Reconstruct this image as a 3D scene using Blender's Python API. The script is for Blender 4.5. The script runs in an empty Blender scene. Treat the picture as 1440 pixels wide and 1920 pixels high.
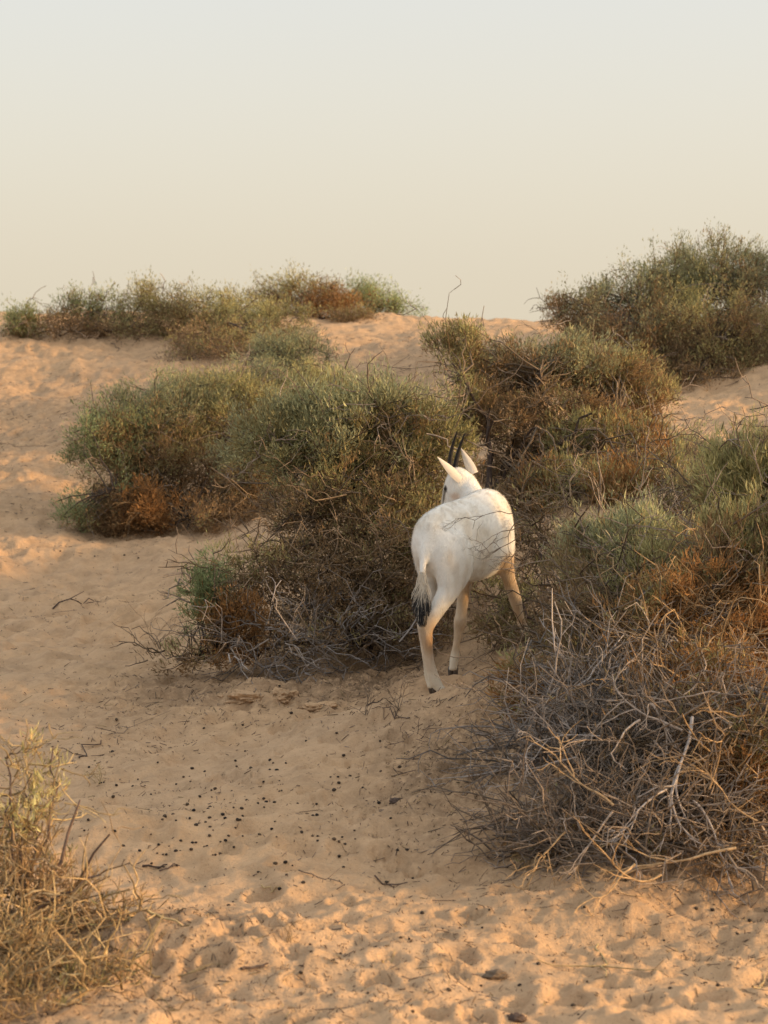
import bpy, bmesh, math, random
import numpy as np
from mathutils import Vector

# ------------------------------------------------------------------ camera, sky, sun, exposure
scene = bpy.context.scene
col = scene.collection
FPX = 4106.0                       # focal length in photograph pixels (77 mm equivalent)
CAM_H = 1.65
PITCH = math.atan(260.0 / FPX)

cam_data = bpy.data.cameras.new('camera')
cam_data.sensor_fit = 'VERTICAL'
cam_data.sensor_height = 36.0
cam_data.lens = 36.0 * FPX / 1920.0
cam_data.clip_start = 0.1
cam_data.clip_end = 3000.0
cam_data.dof.use_dof = True
cam_data.dof.focus_distance = 10.0
cam_data.dof.aperture_fstop = 6.0
cam = bpy.data.objects.new('camera', cam_data)
cam.location = (0, 0, CAM_H)
cam.rotation_euler = (math.pi / 2 - PITCH, 0, 0)
col.objects.link(cam)
scene.camera = cam

SUN_EL = math.radians(13.0)
SUN_AZ = math.radians(98.0)        # clockwise from the view direction: low, from the right, a little behind
sun_dir = Vector((math.sin(SUN_AZ) * math.cos(SUN_EL), math.cos(SUN_AZ) * math.cos(SUN_EL), math.sin(SUN_EL)))

world = bpy.data.worlds.new('World')
scene.world = world
world.use_nodes = True
wn, wl = world.node_tree.nodes, world.node_tree.links
wn.clear()
w_out = wn.new('ShaderNodeOutputWorld')
w_bg = wn.new('ShaderNodeBackground')
w_sky = wn.new('ShaderNodeTexSky')
w_sky.sky_type = 'NISHITA'
w_sky.sun_disc = False
w_sky.sun_elevation = SUN_EL
w_sky.sun_rotation = SUN_AZ
w_sky.altitude = 0
w_sky.air_density = 1.0
w_sky.dust_density = 7.0
w_sky.ozone_density = 1.0
# dusty air: the whole sky is veiled by one even pale dust colour
w_mix = wn.new('ShaderNodeMix'); w_mix.data_type = 'RGBA'
w_tc = wn.new('ShaderNodeTexCoord'); w_sep = wn.new('ShaderNodeSeparateXYZ'); wl.new(w_tc.outputs['Generated'], w_sep.inputs[0])
w_mr = wn.new('ShaderNodeMapRange'); w_mr.inputs[1].default_value = 0.0; w_mr.inputs[2].default_value = 0.7; w_mr.inputs[3].default_value = 0.50; w_mr.inputs[4].default_value = 0.68
wl.new(w_sep.outputs[2], w_mr.inputs[0]); wl.new(w_mr.outputs[0], w_mix.inputs[0])
w_rmp = wn.new('ShaderNodeValToRGB')
w_rmp.color_ramp.elements[0].position = 0.0; w_rmp.color_ramp.elements[0].color = (0.69, 0.600, 0.445, 1)
w_rmp.color_ramp.elements[1].position = 0.22; w_rmp.color_ramp.elements[1].color = (0.530, 0.532, 0.522, 1)
w_sc = wn.new('ShaderNodeVectorMath'); w_sc.operation = 'SCALE'; w_sc.inputs['Scale'].default_value = 10.0
wl.new(w_sep.outputs[2], w_rmp.inputs[0]); wl.new(w_rmp.outputs[0], w_sc.inputs[0]); wl.new(w_sc.outputs[0], w_mix.inputs[7])
wl.new(w_sky.outputs[0], w_mix.inputs[6])
wl.new(w_mix.outputs[2], w_bg.inputs[0])
w_bg.inputs[1].default_value = 0.13
wl.new(w_bg.outputs[0], w_out.inputs[0])

sun_data = bpy.data.lights.new('sun', 'SUN')
sun_data.energy = 2.8
sun_data.angle = math.radians(2.6)
sun_data.color = (1.0, 0.61, 0.27)
sun = bpy.data.objects.new('sun', sun_data)
sun.rotation_euler = sun_dir.to_track_quat('Z', 'Y').to_euler()
sun.location = (20, -5, 15)
col.objects.link(sun)

scene.view_settings.view_transform = 'Standard'
scene.view_settings.look = 'None'
scene.view_settings.gamma = 1.0
scene.view_settings.exposure = 0.72
scene.cycles.max_bounces = 8
scene.cycles.transparent_max_bounces = 4

rng = np.random.default_rng(7)
PYR = random.Random(11)

# ------------------------------------------------------------------ small helpers
def P(px, py, Y):
    """point at world distance Y on the sight line of a photograph pixel"""
    cx, cy = (px - 720.0) / FPX, (960.0 - py) / FPX
    c, s = math.cos(PITCH), math.sin(PITCH)
    dy, dz = c + cy * s, -s + cy * c
    t = Y / dy
    return np.array([cx * t, Y, CAM_H + dz * t])

def _hash(ix, iy, iz, seed):
    h = (ix.astype(np.int64) * 374761393 + iy.astype(np.int64) * 668265263 + iz.astype(np.int64) * 2147483647 + seed * 1274126177) & 0xFFFFFFFF
    h = ((h ^ (h >> 13)) * 1274126177) & 0xFFFFFFFF
    h = h ^ (h >> 16)
    return (h & 0xFFFF) / 65535.0

def noise3(p, seed=0):
    i = np.floor(p).astype(np.int64)
    f = p - i
    f = f * f * (3 - 2 * f)
    out = 0
    for dx in (0, 1):
        for dy in (0, 1):
            for dz in (0, 1):
                w = (f[:, 0] if dx else 1 - f[:, 0]) * (f[:, 1] if dy else 1 - f[:, 1]) * (f[:, 2] if dz else 1 - f[:, 2])
                out = out + w * _hash(i[:, 0] + dx, i[:, 1] + dy, i[:, 2] + dz, seed)
    return out

def noise2(x, y, sc, seed=0):
    i0 = np.floor(x * sc).astype(np.int64); j0 = np.floor(y * sc).astype(np.int64)
    fx = x * sc - i0; fy = y * sc - j0
    fx = fx * fx * (3 - 2 * fx); fy = fy * fy * (3 - 2 * fy)
    z = np.zeros_like(i0)
    a = _hash(i0, j0, z, seed); b = _hash(i0 + 1, j0, z, seed); c = _hash(i0, j0 + 1, z, seed); d = _hash(i0 + 1, j0 + 1, z, seed)
    return (a * (1 - fx) + b * fx) * (1 - fy) + (c * (1 - fx) + d * fx) * fy

def sstep(a, b, x):
    t = np.clip((x - a) / (b - a), 0, 1)
    return t * t * (3 - 2 * t)

def mesh_np(name, verts, tris=None, quads=None, colors=None, smooth=True):
    me = bpy.data.meshes.new(name)
    nv = len(verts)
    me.vertices.add(nv)
    me.vertices.foreach_set('co', np.ascontiguousarray(verts, dtype=np.float32).ravel())
    loops = []; starts = []; n = 0
    if quads is not None and len(quads):
        q = np.asarray(quads, dtype=np.int32); loops.append(q.ravel()); starts.append(np.arange(len(q)) * 4); n = len(q) * 4
    if tris is not None and len(tris):
        t = np.asarray(tris, dtype=np.int32); loops.append(t.ravel()); starts.append(n + np.arange(len(t)) * 3)
    loops = np.concatenate(loops); starts = np.concatenate(starts).astype(np.int32)
    me.loops.add(len(loops)); me.loops.foreach_set('vertex_index', loops)
    me.polygons.add(len(starts)); me.polygons.foreach_set('loop_start', starts)
    if smooth:
        me.polygons.foreach_set('use_smooth', np.ones(len(starts), dtype=bool))
    if colors is not None:
        at = me.attributes.new('tint', 'FLOAT_COLOR', 'POINT')
        c4 = np.ones((nv, 4), dtype=np.float32); c4[:, :3] = colors
        at.data.foreach_set('color', c4.ravel())
    me.update(calc_edges=True)
    return me

def link(name, me, mat, parent=None, kind=None, loc=None):
    o = bpy.data.objects.new(name, me)
    if mat is not None and not me.materials:
        me.materials.append(mat)
    col.objects.link(o)
    if loc is not None: o.location = loc
    if parent is not None: o.parent = parent
    if kind: o['kind'] = kind
    return o

def tag(o, label, cat, group=None):
    o['label'] = label; o['category'] = cat
    if group: o['group'] = group
    return o

def thing(name, label, cat, loc, group=None):
    o = bpy.data.objects.new(name, None)
    o.empty_display_size = 0.1
    col.objects.link(o); o.location = tuple(float(v) for v in loc)
    return tag(o, label, cat, group)

def norm(v):
    return v / np.maximum(np.linalg.norm(v, axis=-1, keepdims=True), 1e-9)

def tubes(paths, radii, sides=3, colors=None, cap=False):
    """paths (N,K,3), radii (N,K) -> verts, quads, vertex colours"""
    N, K, _ = paths.shape
    t = np.empty_like(paths)
    t[:, 1:-1] = paths[:, 2:] - paths[:, :-2]; t[:, 0] = paths[:, 1] - paths[:, 0]; t[:, -1] = paths[:, -1] - paths[:, -2]
    t = norm(t)
    ref = np.where(np.abs(t[:, :1, 2:3]) < 0.9, np.array([0, 0, 1.0]), np.array([1.0, 0, 0]))
    a = norm(np.cross(t, np.broadcast_to(ref, t.shape))); b = np.cross(t, a)
    ang = np.arange(sides) * 2 * np.pi / sides
    v = paths[:, :, None, :] + radii[:, :, None, None] * (np.cos(ang)[None, None, :, None] * a[:, :, None, :] + np.sin(ang)[None, None, :, None] * b[:, :, None, :])
    v = v.reshape(-1, 3)
    base = (np.arange(N) * K * sides)[:, None, None] + (np.arange(K - 1) * sides)[None, :, None] + np.arange(sides)[None, None, :]
    nx = base - np.arange(sides)[None, None, :] + ((np.arange(sides) + 1) % sides)[None, None, :]
    q = np.stack([base, nx, nx + sides, base + sides], -1).reshape(-1, 4)
    c = None
    if colors is not None:
        c = np.repeat(colors, K * sides, axis=0)
    return v, q, c

def curve_paths(A, B, K, bow, rnd, up=0.0, kink=0.0):
    """K-point curves from A to B with a bowed middle"""
    N = len(A)
    L = np.linalg.norm(B - A, axis=1, keepdims=True)
    C = (A + B) / 2 + rnd.normal(size=(N, 3)) * L * bow + np.array([0, 0, 1.0]) * L * up
    t = np.linspace(0, 1, K)[None, :, None]
    p = (1 - t) ** 2 * A[:, None] + 2 * t * (1 - t) * C[:, None] + t ** 2 * B[:, None]
    if kink:
        k = rnd.normal(size=(N, K, 3)) * (L * kink)[:, None, :]
        k[:, 0] = 0; k[:, -1] = 0
        p = p + k
    return p

# ------------------------------------------------------------------ materials
def new_mat(name):
    m = bpy.data.materials.new(name); m.use_nodes = True
    nt = m.node_tree; nt.nodes.clear()
    out = nt.nodes.new('ShaderNodeOutputMaterial')
    return m, nt.nodes, nt.links, out

def ramp(n, stops):
    r = n.new('ShaderNodeValToRGB')
    e = r.color_ramp.elements
    while len(e) > 1: e.remove(e[-1])
    e[0].position = stops[0][0]; e[0].color = stops[0][1]
    for p_, c_ in stops[1:]:
        k = e.new(p_); k.color = c_
    return r

def g1(v): return (v, v, v, 1)

def sand_material():
    m, n, l, out = new_mat('sand')
    b = n.new('ShaderNodeBsdfPrincipled'); b.inputs['Roughness'].default_value = 0.95
    b.inputs['Specular IOR Level'].default_value = 0.1
    tc = n.new('ShaderNodeNewGeometry')
    def nz(scale, det, rough=0.6, sxyz=None):
        t = n.new('ShaderNodeTexNoise'); t.inputs['Scale'].default_value = scale; t.inputs['Detail'].default_value = det; t.inputs['Roughness'].default_value = rough
        if sxyz:
            mp = n.new('ShaderNodeMapping'); mp.inputs['Scale'].default_value = sxyz
            l.new(tc.outputs['Position'], mp.inputs[0]); l.new(mp.outputs[0], t.inputs[0])
        else:
            l.new(tc.outputs['Position'], t.inputs[0])
        return t
    big = nz(0.9, 4); mid = nz(7, 5); fine = nz(60, 4, 0.7); grain = nz(420, 2)
    r1 = ramp(n, [(0.35, (0.545, 0.368, 0.225, 1)), (0.65, (0.605, 0.398, 0.232, 1))])
    l.new(big.outputs[0], r1.inputs[0])
    r2 = ramp(n, [(0.3, g1(0.76)), (0.55, g1(1.0)), (0.75, g1(1.10))])
    l.new(mid.outputs[0], r2.inputs[0])
    mx = n.new('ShaderNodeMix'); mx.data_type = 'RGBA'; mx.blend_type = 'MULTIPLY'; mx.inputs[0].default_value = 1
    l.new(r1.outputs[0], mx.inputs[6]); l.new(r2.outputs[0], mx.inputs[7])
    # scattered organic dust: small dark flecks
    r3 = ramp(n, [(0.28, g1(0.35)), (0.39, g1(1.0))])
    l.new(fine.outputs[0], r3.inputs[0])
    mx2 = n.new('ShaderNodeMix'); mx2.data_type = 'RGBA'; mx2.blend_type = 'MULTIPLY'; mx2.inputs[0].default_value = 0.8
    l.new(mx.outputs[2], mx2.inputs[6]); l.new(r3.outputs[0], mx2.inputs[7])
    # litter stain from the vertex attribute
    at = n.new('ShaderNodeAttribute'); at.attribute_name = 'tint'
    sp = n.new('ShaderNodeSeparateColor'); l.new(at.outputs['Color'], sp.inputs[0])
    mm = n.new('ShaderNodeMath'); mm.operation = 'MULTIPLY'; l.new(sp.outputs[0], mm.inputs[0])
    r4 = ramp(n, [(0.36, g1(0.10)), (0.58, g1(1.0))]); nz4 = nz(16, 6, 0.75); l.new(nz4.outputs[0], r4.inputs[0]); l.new(r4.outputs[0], mm.inputs[1])
    mx3 = n.new('ShaderNodeMix'); mx3.data_type = 'RGBA'
    l.new(mm.outputs[0], mx3.inputs[0]); l.new(mx2.outputs[2], mx3.inputs[6]); mx3.inputs[7].default_value = (0.17, 0.11, 0.065, 1)
    l.new(mx3.outputs[2], b.inputs['Base Color'])
    # relief
    add = n.new('ShaderNodeMath'); add.operation = 'MULTIPLY_ADD'; add.inputs[1].default_value = 0.35
    l.new(grain.outputs[0], add.inputs[0]); l.new(fine.outputs[0], add.inputs[2])
    bp = n.new('ShaderNodeBump'); bp.inputs['Strength'].default_value = 0.55; bp.inputs['Distance'].default_value = 0.012
    l.new(add.outputs[0], bp.inputs['Height'])
    lump = nz(22, 5, 0.65)
    bp2 = n.new('ShaderNodeBump'); bp2.inputs['Strength'].default_value = 0.6; bp2.inputs['Distance'].default_value = 0.04
    l.new(lump.outputs[0], bp2.inputs['Height']); l.new(bp2.outputs[0], bp.inputs['Normal'])
    l.new(bp.outputs[0], b.inputs['Normal'])
    l.new(b.outputs[0], out.inputs[0])
    return m

def tint_material(name, translucent=0.0, rough=0.8, noise_scale=0.0):
    m, n, l, out = new_mat(name)
    at = n.new('ShaderNodeAttribute'); at.attribute_name = 'tint'
    src = at.outputs['Color']
    if noise_scale:
        t = n.new('ShaderNodeTexNoise'); t.inputs['Scale'].default_value = noise_scale; t.inputs['Detail'].default_value = 4
        g = n.new('ShaderNodeNewGeometry'); l.new(g.outputs['Position'], t.inputs[0])
        r = ramp(n, [(0.3, g1(0.6)), (0.7, g1(1.25))]); l.new(t.outputs[0], r.inputs[0])
        mx = n.new('ShaderNodeMix'); mx.data_type = 'RGBA'; mx.blend_type = 'MULTIPLY'; mx.inputs[0].default_value = 1
        l.new(src, mx.inputs[6]); l.new(r.outputs[0], mx.inputs[7]); src = mx.outputs[2]
    b = n.new('ShaderNodeBsdfPrincipled'); b.inputs['Roughness'].default_value = rough; b.inputs['Specular IOR Level'].default_value = 0.25
    l.new(src, b.inputs['Base Color'])
    if translucent:
        tr = n.new('ShaderNodeBsdfTranslucent'); l.new(src, tr.inputs[0])
        ms = n.new('ShaderNodeMixShader'); ms.inputs[0].default_value = translucent
        l.new(b.outputs[0], ms.inputs[1]); l.new(tr.outputs[0], ms.inputs[2]); l.new(ms.outputs[0], out.inputs[0])
    else:
        l.new(b.outputs[0], out.inputs[0])
    return m

M_SAND = sand_material()
M_LEAF = tint_material('shrub_leaf', 0.28, 0.7)
M_WOOD = tint_material('dry_wood', 0.0, 0.85, 60.0)
M_HIDE = None

# ------------------------------------------------------------------ the ground
GROUND_PTS = [  # photograph pixel, distance
    (0, 1920, 5.45), (720, 1920, 5.47), (1440, 1920, 5.5), (300, 1700, 6.7), (800, 1690, 6.75), (1200, 1700, 6.72), (1440, 1650, 7.0),
    (100, 1500, 8.35), (500, 1500, 8.25), (800, 1500, 7.85), (950, 1450, 8.2), (950, 1620, 7.25),
    (1100, 1400, 8.0), (1300, 1330, 8.2), (1440, 1250, 8.6), (1200, 1130, 9.6), (1050, 1210, 9.7),
    (838, 1306, 9.98), (820, 1296, 10.1), (848, 1264, 10.6), (995, 1206, 10.8), (650, 1338, 9.4), (720, 1305, 9.75), (770, 1275, 10.35), (620, 1312, 10.6), (600, 1420, 8.75), (750, 1400, 8.9),
    (450, 1300, 10.9), (330, 1260, 11.6), (600, 1235, 11.6), (750, 1210, 11.8),
    (100, 1310, 10.9), (100, 1200, 13.3), (300, 1110, 15.5), (300, 1028, 17.0), (60, 1010, 17.0), (10, 990, 17.6), (10, 930, 18.6), (200, 940, 19.0),
    (100, 800, 22), (100, 700, 25), (300, 690, 25), (200, 650, 26.5), (50, 592, 29.0), (330, 600, 29),
    (500, 1000, 16.5), (600, 800, 19.5), (700, 700, 22.5), (780, 607, 29), (950, 602, 29.5), (600, 592, 31), (860, 900, 14.5),
    (1440, 1000, 10.8), (1300, 950, 12.0), (1100, 980, 12.5), (1440, 800, 17), (1300, 765, 19), (1200, 730, 20.5), (1440, 600, 26), (1250, 610, 26),
    (1050, 700, 21),
]
_gp = np.array([P(*g) for g in GROUND_PTS])
_extra = np.array([[-0.22, 10.0, 0.01], [-0.05, 10.25, 0.04], [-0.38, 10.25, 0.01], [-0.5, 9.6, 0.03], [-3, 2, 0.0], [3, 2, 0.0], [-4, 7, 0.12], [-5, 12, 0.25], [4, 5, 0.0], [9, 5, 0.0], [4, 9, 0.5], [5, 13, 0.75], [9, 10, 0.4], [8, 16, 0.9], [-8, 18, 0.8], [-8, 27, 2.0], [9, 21.5, 4.2], [9, 25.5, 3.4], [9, 18, 2.4], [8, 32, 2.2], [-8, 33, 2.2], [0, 35, 2.2]])  # unseen hill far right is raised to shade the left dune slope
_gp = np.vstack([_gp, _extra])

def _tps_fit(pts, lam):
    n = len(pts)
    d2 = ((pts[:, None, :2] - pts[None, :, :2]) ** 2).sum(-1)
    Kk = 0.5 * d2 * np.log(d2 + 1e-9) + lam * np.eye(n)
    Pm = np.hstack([np.ones((n, 1)), pts[:, :2]])
    A = np.zeros((n + 3, n + 3)); A[:n, :n] = Kk; A[:n, n:] = Pm; A[n:, :n] = Pm.T
    return np.linalg.solve(A, np.concatenate([pts[:, 2], np.zeros(3)]))
_tw = _tps_fit(_gp, 0.003)

def base_height(x, y):
    xc = np.clip(x, -9, 9); yc = np.clip(y, 1.5, 35)
    out = _tw[-3] + _tw[-2] * xc + _tw[-1] * yc
    for (gx, gy, _), w in zip(_gp, _tw[:-3]):
        d2 = (xc - gx) ** 2 + (yc - gy) ** 2
        out = out + w * 0.5 * d2 * np.log(d2 + 1e-9)
    out = out * (1 - sstep(5, 1, y))
    side = np.maximum(np.abs(x) - 9, 0) + np.maximum(y - 35, 0)
    out = out * (1 - sstep(0, 60, side)) + sstep(0, 60, side) * (noise2(x, y, 0.02, 91) * 6 - 3.0)
    return out

def dents(x, y, cell, depth, rmin, rmax, seed, prob=1.0):
    """hoof and foot hollows: round pits with a soft raised rim, one per jittered cell"""
    i0 = np.floor(x / cell).astype(np.int64); j0 = np.floor(y / cell).astype(np.int64)
    out = np.zeros_like(x)
    for di in (-1, 0, 1):
        for dj in (-1, 0, 1):
            i, j = i0 + di, j0 + dj
            z = np.zeros_like(i)
            cx = (i + _hash(i, j, z, seed)) * cell; cy = (j + _hash(i, j, z, seed + 1)) * cell
            r = rmin + (rmax - rmin) * _hash(i, j, z, seed + 2)
            on = _hash(i, j, z, seed + 3) < prob
            ang = _hash(i, j, z, seed + 4) * 3.14
            dx, dy = x - cx, y - cy
            u = dx * np.cos(ang) + dy * np.sin(ang); v = -dx * np.sin(ang) + dy * np.cos(ang)
            d = np.sqrt(u ** 2 + (v * 1.35) ** 2) / r
            s = -(1 - sstep(0.35, 1.0, d)) + 0.38 * np.exp(-((d - 1.15) / 0.28) ** 2)
            out = out + np.where(on, s * depth * (r / rmax), 0)
    return out

# explicit hollows seen in the lit foreground: pixel, distance, radius x, radius y, depth
HOLLOWS = [(492, 1667, 6.93, 0.060, 0.075, 0.034), (520, 1740, 6.45, 0.050, 0.075, 0.036), (425, 1722, 6.55, 0.065, 0.065, 0.024), (405, 1830, 5.95, 0.05, 0.06, 0.03),
           (440, 1795, 6.12, 0.075, 0.045, 0.026), (860, 1790, 6.15, 0.06, 0.075, 0.024), (1060, 1855, 5.8, 0.075, 0.07, 0.03), (1200, 1900, 5.57, 0.075, 0.06, 0.03),
           (345, 1410, 9.3, 0.10, 0.14, 0.03), (430, 1460, 8.7, 0.09, 0.13, 0.03), (1330, 1860, 5.8, 0.065, 0.06, 0.028), (700, 1755, 6.35, 0.07, 0.075, 0.02),
           (560, 1850, 5.85, 0.05, 0.05, 0.024), (640, 1690, 6.8, 0.05, 0.06, 0.02), (300, 1590, 7.6, 0.06, 0.08, 0.02), (520, 1585, 7.6, 0.06, 0.09, 0.022), (640, 1610, 7.4, 0.06, 0.08, 0.02),
           (836, 1306, 9.98, 0.045, 0.05, 0.010), (810, 1294, 10.1, 0.04, 0.05, 0.010), (849, 1263, 10.6, 0.04, 0.05, 0.010), (780, 1322, 9.75, 0.045, 0.07, 0.022), (735, 1345, 9.45, 0.045, 0.07, 0.022), (700, 1385, 9.0, 0.045, 0.07, 0.022), (880, 1335, 9.5, 0.045, 0.06, 0.02), (665, 1420, 8.7, 0.045, 0.07, 0.022), (905, 1275, 10.2, 0.05, 0.07, 0.02)]
_holl = [(P(a, b, c)[0], c, rx, ry, d) for a, b, c, rx, ry, d in HOLLOWS]

_BANK = [P(380, 1312, 10.75), P(430, 1318, 10.6), P(500, 1322, 10.5), P(560, 1335, 10.35), P(620, 1333, 10.3), P(700, 1305, 10.4)]
_bkx = np.array([b[0] for b in _BANK]); _bky = np.array([b[1] for b in _BANK])

def rough_mask(x, y):
    m = np.exp(-(((x - 0.30) / 0.34) ** 2 + ((y - 8.4) / 1.0) ** 2))
    m = np.maximum(m, 0.9 * np.exp(-(((x - 0.55) / 0.3) ** 2 + ((y - 9.3) / 0.7) ** 2)))
    m = np.maximum(m, np.exp(-(((x + 0.95) / 0.55) ** 2 + ((y - 11.0) / 0.6) ** 2)) * 0.7)
    m = np.maximum(m, np.exp(-(((x + 0.1) / 0.7) ** 2 + ((y - 10.95) / 0.6) ** 2)))
    m = np.maximum(m, np.exp(-(((x - 1.2) / 0.9) ** 2 + ((y - 7.6) / 1.1) ** 2)) * 0.9)
    m = np.maximum(m, np.exp(-(((x + 0.95) / 0.45) ** 2 + ((y - 6.0) / 0.5) ** 2)) * 0.8)
    m = np.maximum(m, 0.35 * np.exp(-((y - 22) / 4.0) ** 2) * (x < 1))
    return m

_pr = np.random.default_rng(64)
PRINTS = []   # trails of cloven prints: x, y, heading
for tx, ty, th, cnt in ((-0.9, 5.6, 0.9, 9), (0.5, 5.3, 2.2, 9), (-0.2, 6.4, 0.25, 8), (1.0, 5.7, 2.75, 9), (-0.6, 7.4, 0.7, 8), (-1.2, 8.2, 0.5, 8), (0.1, 7.3, 1.9, 8), (-0.3, 8.6, 1.1, 6), (0.9, 6.3, 3.0, 8), (-0.5, 5.35, 0.2, 8)):
    for q_ in range(cnt):
        PRINTS.append((tx + _pr.normal() * .05, ty + _pr.normal() * .05, th + _pr.normal() * .25))
        th += _pr.normal() * .12; st_ = _pr.uniform(.16, .30); tx += math.cos(th) * st_; ty += math.sin(th) * st_

def hoof_prints(x, y):
    out = np.zeros_like(x)
    for cx, cy, th in PRINTS:
        k = np.nonzero((np.abs(x - cx) < .11) & (np.abs(y - cy) < .11))[0]
        if not len(k): continue
        dx, dy = x[k] - cx, y[k] - cy
        u = dx * math.cos(th) + dy * math.sin(th); w = -dx * math.sin(th) + dy * math.cos(th)
        for sg in (-1, 1):
            d = np.sqrt((u / .048) ** 2 + ((w - sg * .019) / .019) ** 2)
            out[k] -= .020 * (1 - sstep(.55, 1.05, d))
        d = np.sqrt((u / .062) ** 2 + (w / .050) ** 2)
        out[k] += .010 * np.exp(-((d - 1.15) / .22) ** 2)
    return out

FEET = [tuple(P(*f_)) for f_ in ((842, 1313, 9.96), (812, 1302, 10.06), (849, 1272, 10.56), (994, 1209, 10.8))]

def height(x, y):
    x = np.asarray(x, float); y = np.asarray(y, float)
    h = base_height(x, y)
    near = 1 - sstep(40, 70, np.abs(y))
    h = h + near * ((noise2(x, y, 1.3, 1) - 0.5) * 0.10 + (noise2(x, y, 3.1, 2) - 0.5) * 0.065 + (noise2(x + 3, y, 7.0, 3) - 0.5) * 0.036)
    soft = sstep(4, 5, y) * near
    h = h + soft * (dents(x + 0.05 * noise2(x, y, 9, 33), y + 0.05 * noise2(x, y, 9, 34), 0.27, 0.019 + 0.012 * sstep(6.9, 7.6, y), 0.06, 0.13, 20, 0.75) + dents(x + 5 + 0.03 * noise2(x, y, 15, 35), y, 0.125, 0.010, 0.03, 0.062, 40, 0.7))
    h = h + soft * ((noise2(x, y * 1.5, 16, 5) - 0.5) * (0.013 + 0.010 * sstep(6.9, 7.6, y)) + (noise2(x, y, 37, 6) - 0.5) * 0.009)
    # valley floor with trampled, wind-worked lumps
    val = np.exp(-(((x + 1.9) / 1.4) ** 2 + ((y - 14.3) / 2.6) ** 2))
    h = h + val * (np.abs(noise2(x, y * 1.1, 5.5, 8) - 0.5) * -0.11 + 0.02 + (noise2(x, y * 0.7, 11, 58) - 0.5) * 0.045)
    r = rough_mask(x, y)
    h = h + r * ((noise2(x, y, 21, 9) - 0.5) * 0.046 + (noise2(x, y, 48, 10) - 0.5) * 0.028 + (noise2(x, y, 9, 12) - 0.5) * 0.045)
    h = h + hoof_prints(np.ravel(x), np.ravel(y)).reshape(np.shape(x))
    for cx, cy, rx, ry, d in _holl:
        dd = np.sqrt(((x - cx) / rx) ** 2 + ((y - cy) / ry) ** 2)
        h = h - d * (1 - sstep(0.55, 1.0, dd)) + d * 0.45 * np.exp(-((dd - 1.2) / 0.3) ** 2)
    # eroded sand bank in front of the middle bush
    edge = np.interp(x, _bkx, _bky) + (noise2(x, y, 5, 13) - 0.5) * 0.36 + (noise2(x, y, 17, 14) - 0.5) * 0.16 + (noise2(x, y, 45, 15) - 0.5) * 0.06
    on = sstep(_bkx[0] - 0.15, _bkx[0] + 0.25, x) * (1 - sstep(_bkx[-1] - 0.35, _bkx[-1], x)) * (0.35 + 0.65 * sstep(0.25, 0.6, noise2(x, y * 0.3, 4.5, 16)))
    dy = y - edge
    h = h + on * (0.040 * sstep(-0.02, 0.03, dy) + 0.030 * sstep(0.06, 0.12, dy + (noise2(x, y, 12, 17) - 0.5) * 0.15)) * (1 - sstep(0.15, 0.7, dy))
    h = h + on * np.exp(-(dy / 0.25) ** 2) * ((noise2(x, y, 30, 18) - 0.5) * 0.02 + (noise2(x, y, 14, 19) - 0.5) * 0.02)
    for fx, fy, fz in FEET:   # trodden spots under the hooves
        w_ = 1 - sstep(0.06, 0.24, np.sqrt((x - fx) ** 2 + (y - fy + 0.06) ** 2))
        h = h * (1 - w_) + fz * w_
    return h

def build_ground():
    s_f = np.linspace(-0.196, 0.196, 345)
    g = 0.196 + np.cumsum(0.0035 * 1.32 ** np.arange(32))
    g = g[g < 60]
    s = np.concatenate([-g[::-1], s_f, g])
    y_b = -np.geomspace(400, 1.0, 18)
    y_m = np.linspace(-0.5, 4.9, 40)
    y_f = np.geomspace(4.95, 32, 570)
    y_e = np.geomspace(32.4, 1200, 45)
    yy = np.concatenate([y_b, y_m, y_f, y_e])
    wid = np.where(yy > 4.5, yy, np.where(yy > 0, 4.5, 4.5 + np.abs(yy)))
    X = wid[:, None] * s[None, :]; Y = np.repeat(yy[:, None], len(s), 1)
    Z = height(X.ravel(), Y.ravel())
    v = np.stack([X.ravel(), Y.ravel(), Z], 1)
    R, C = X.shape
    a = (np.arange(R - 1) * C)[:, None] + np.arange(C - 1)[None, :]
    q = np.stack([a, a + 1, a + C + 1, a + C], -1).reshape(-1, 4)
    r = rough_mask(v[:, 0], v[:, 1])
    c = np.stack([np.clip(r * 0.95, 0, 1), r * 0, r * 0], 1)
    me = mesh_np('ground', v, quads=q, colors=c)
    o = link('ground', me, M_SAND, kind='structure')
    return o

def hgt(x, y):
    return float(height(np.array([x]), np.array([y]))[0])

build_ground()

# ------------------------------------------------------------------ shrubs
GREYG = np.array([0.235, 0.245, 0.145]); OLIVE = np.array([0.255, 0.235, 0.105]); YELG = np.array([0.43, 0.395, 0.185])
DARKG = np.array([0.130, 0.165, 0.080]); BROWN = np.array([0.215, 0.148, 0.080]); ORANGE = np.array([0.34, 0.180, 0.068])
DEAD = np.array([0.31, 0.25, 0.205]); DEADY = np.array([0.37, 0.25, 0.135]); DARKW = np.array([0.065, 0.045, 0.036]); GREYW = np.array([0.31, 0.275, 0.255])
STRAW = np.array([0.44, 0.33, 0.17]); DUST = np.array([0.24, 0.178, 0.125])

class Lobe:
    def __init__(s, px, py, Y, rx, ry, d=None, fol=1.0, dead=0.3, green=0.5, g=OLIVE, b=BROWN, dc=DEAD, lift=0.6, leaf=1.0, dl=1.0):
        s.c = P(px, py, Y); s.Y = Y; s.area = math.pi * rx * ry
        s.r = np.array([rx * Y / FPX, d if d else 0.85 * rx * Y / FPX, ry * Y / FPX])
        s.fol, s.dead, s.green, s.g, s.b, s.dc, s.lift, s.leaf, s.dl = fol, dead, green, g, b, dc, lift, leaf, dl

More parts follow.
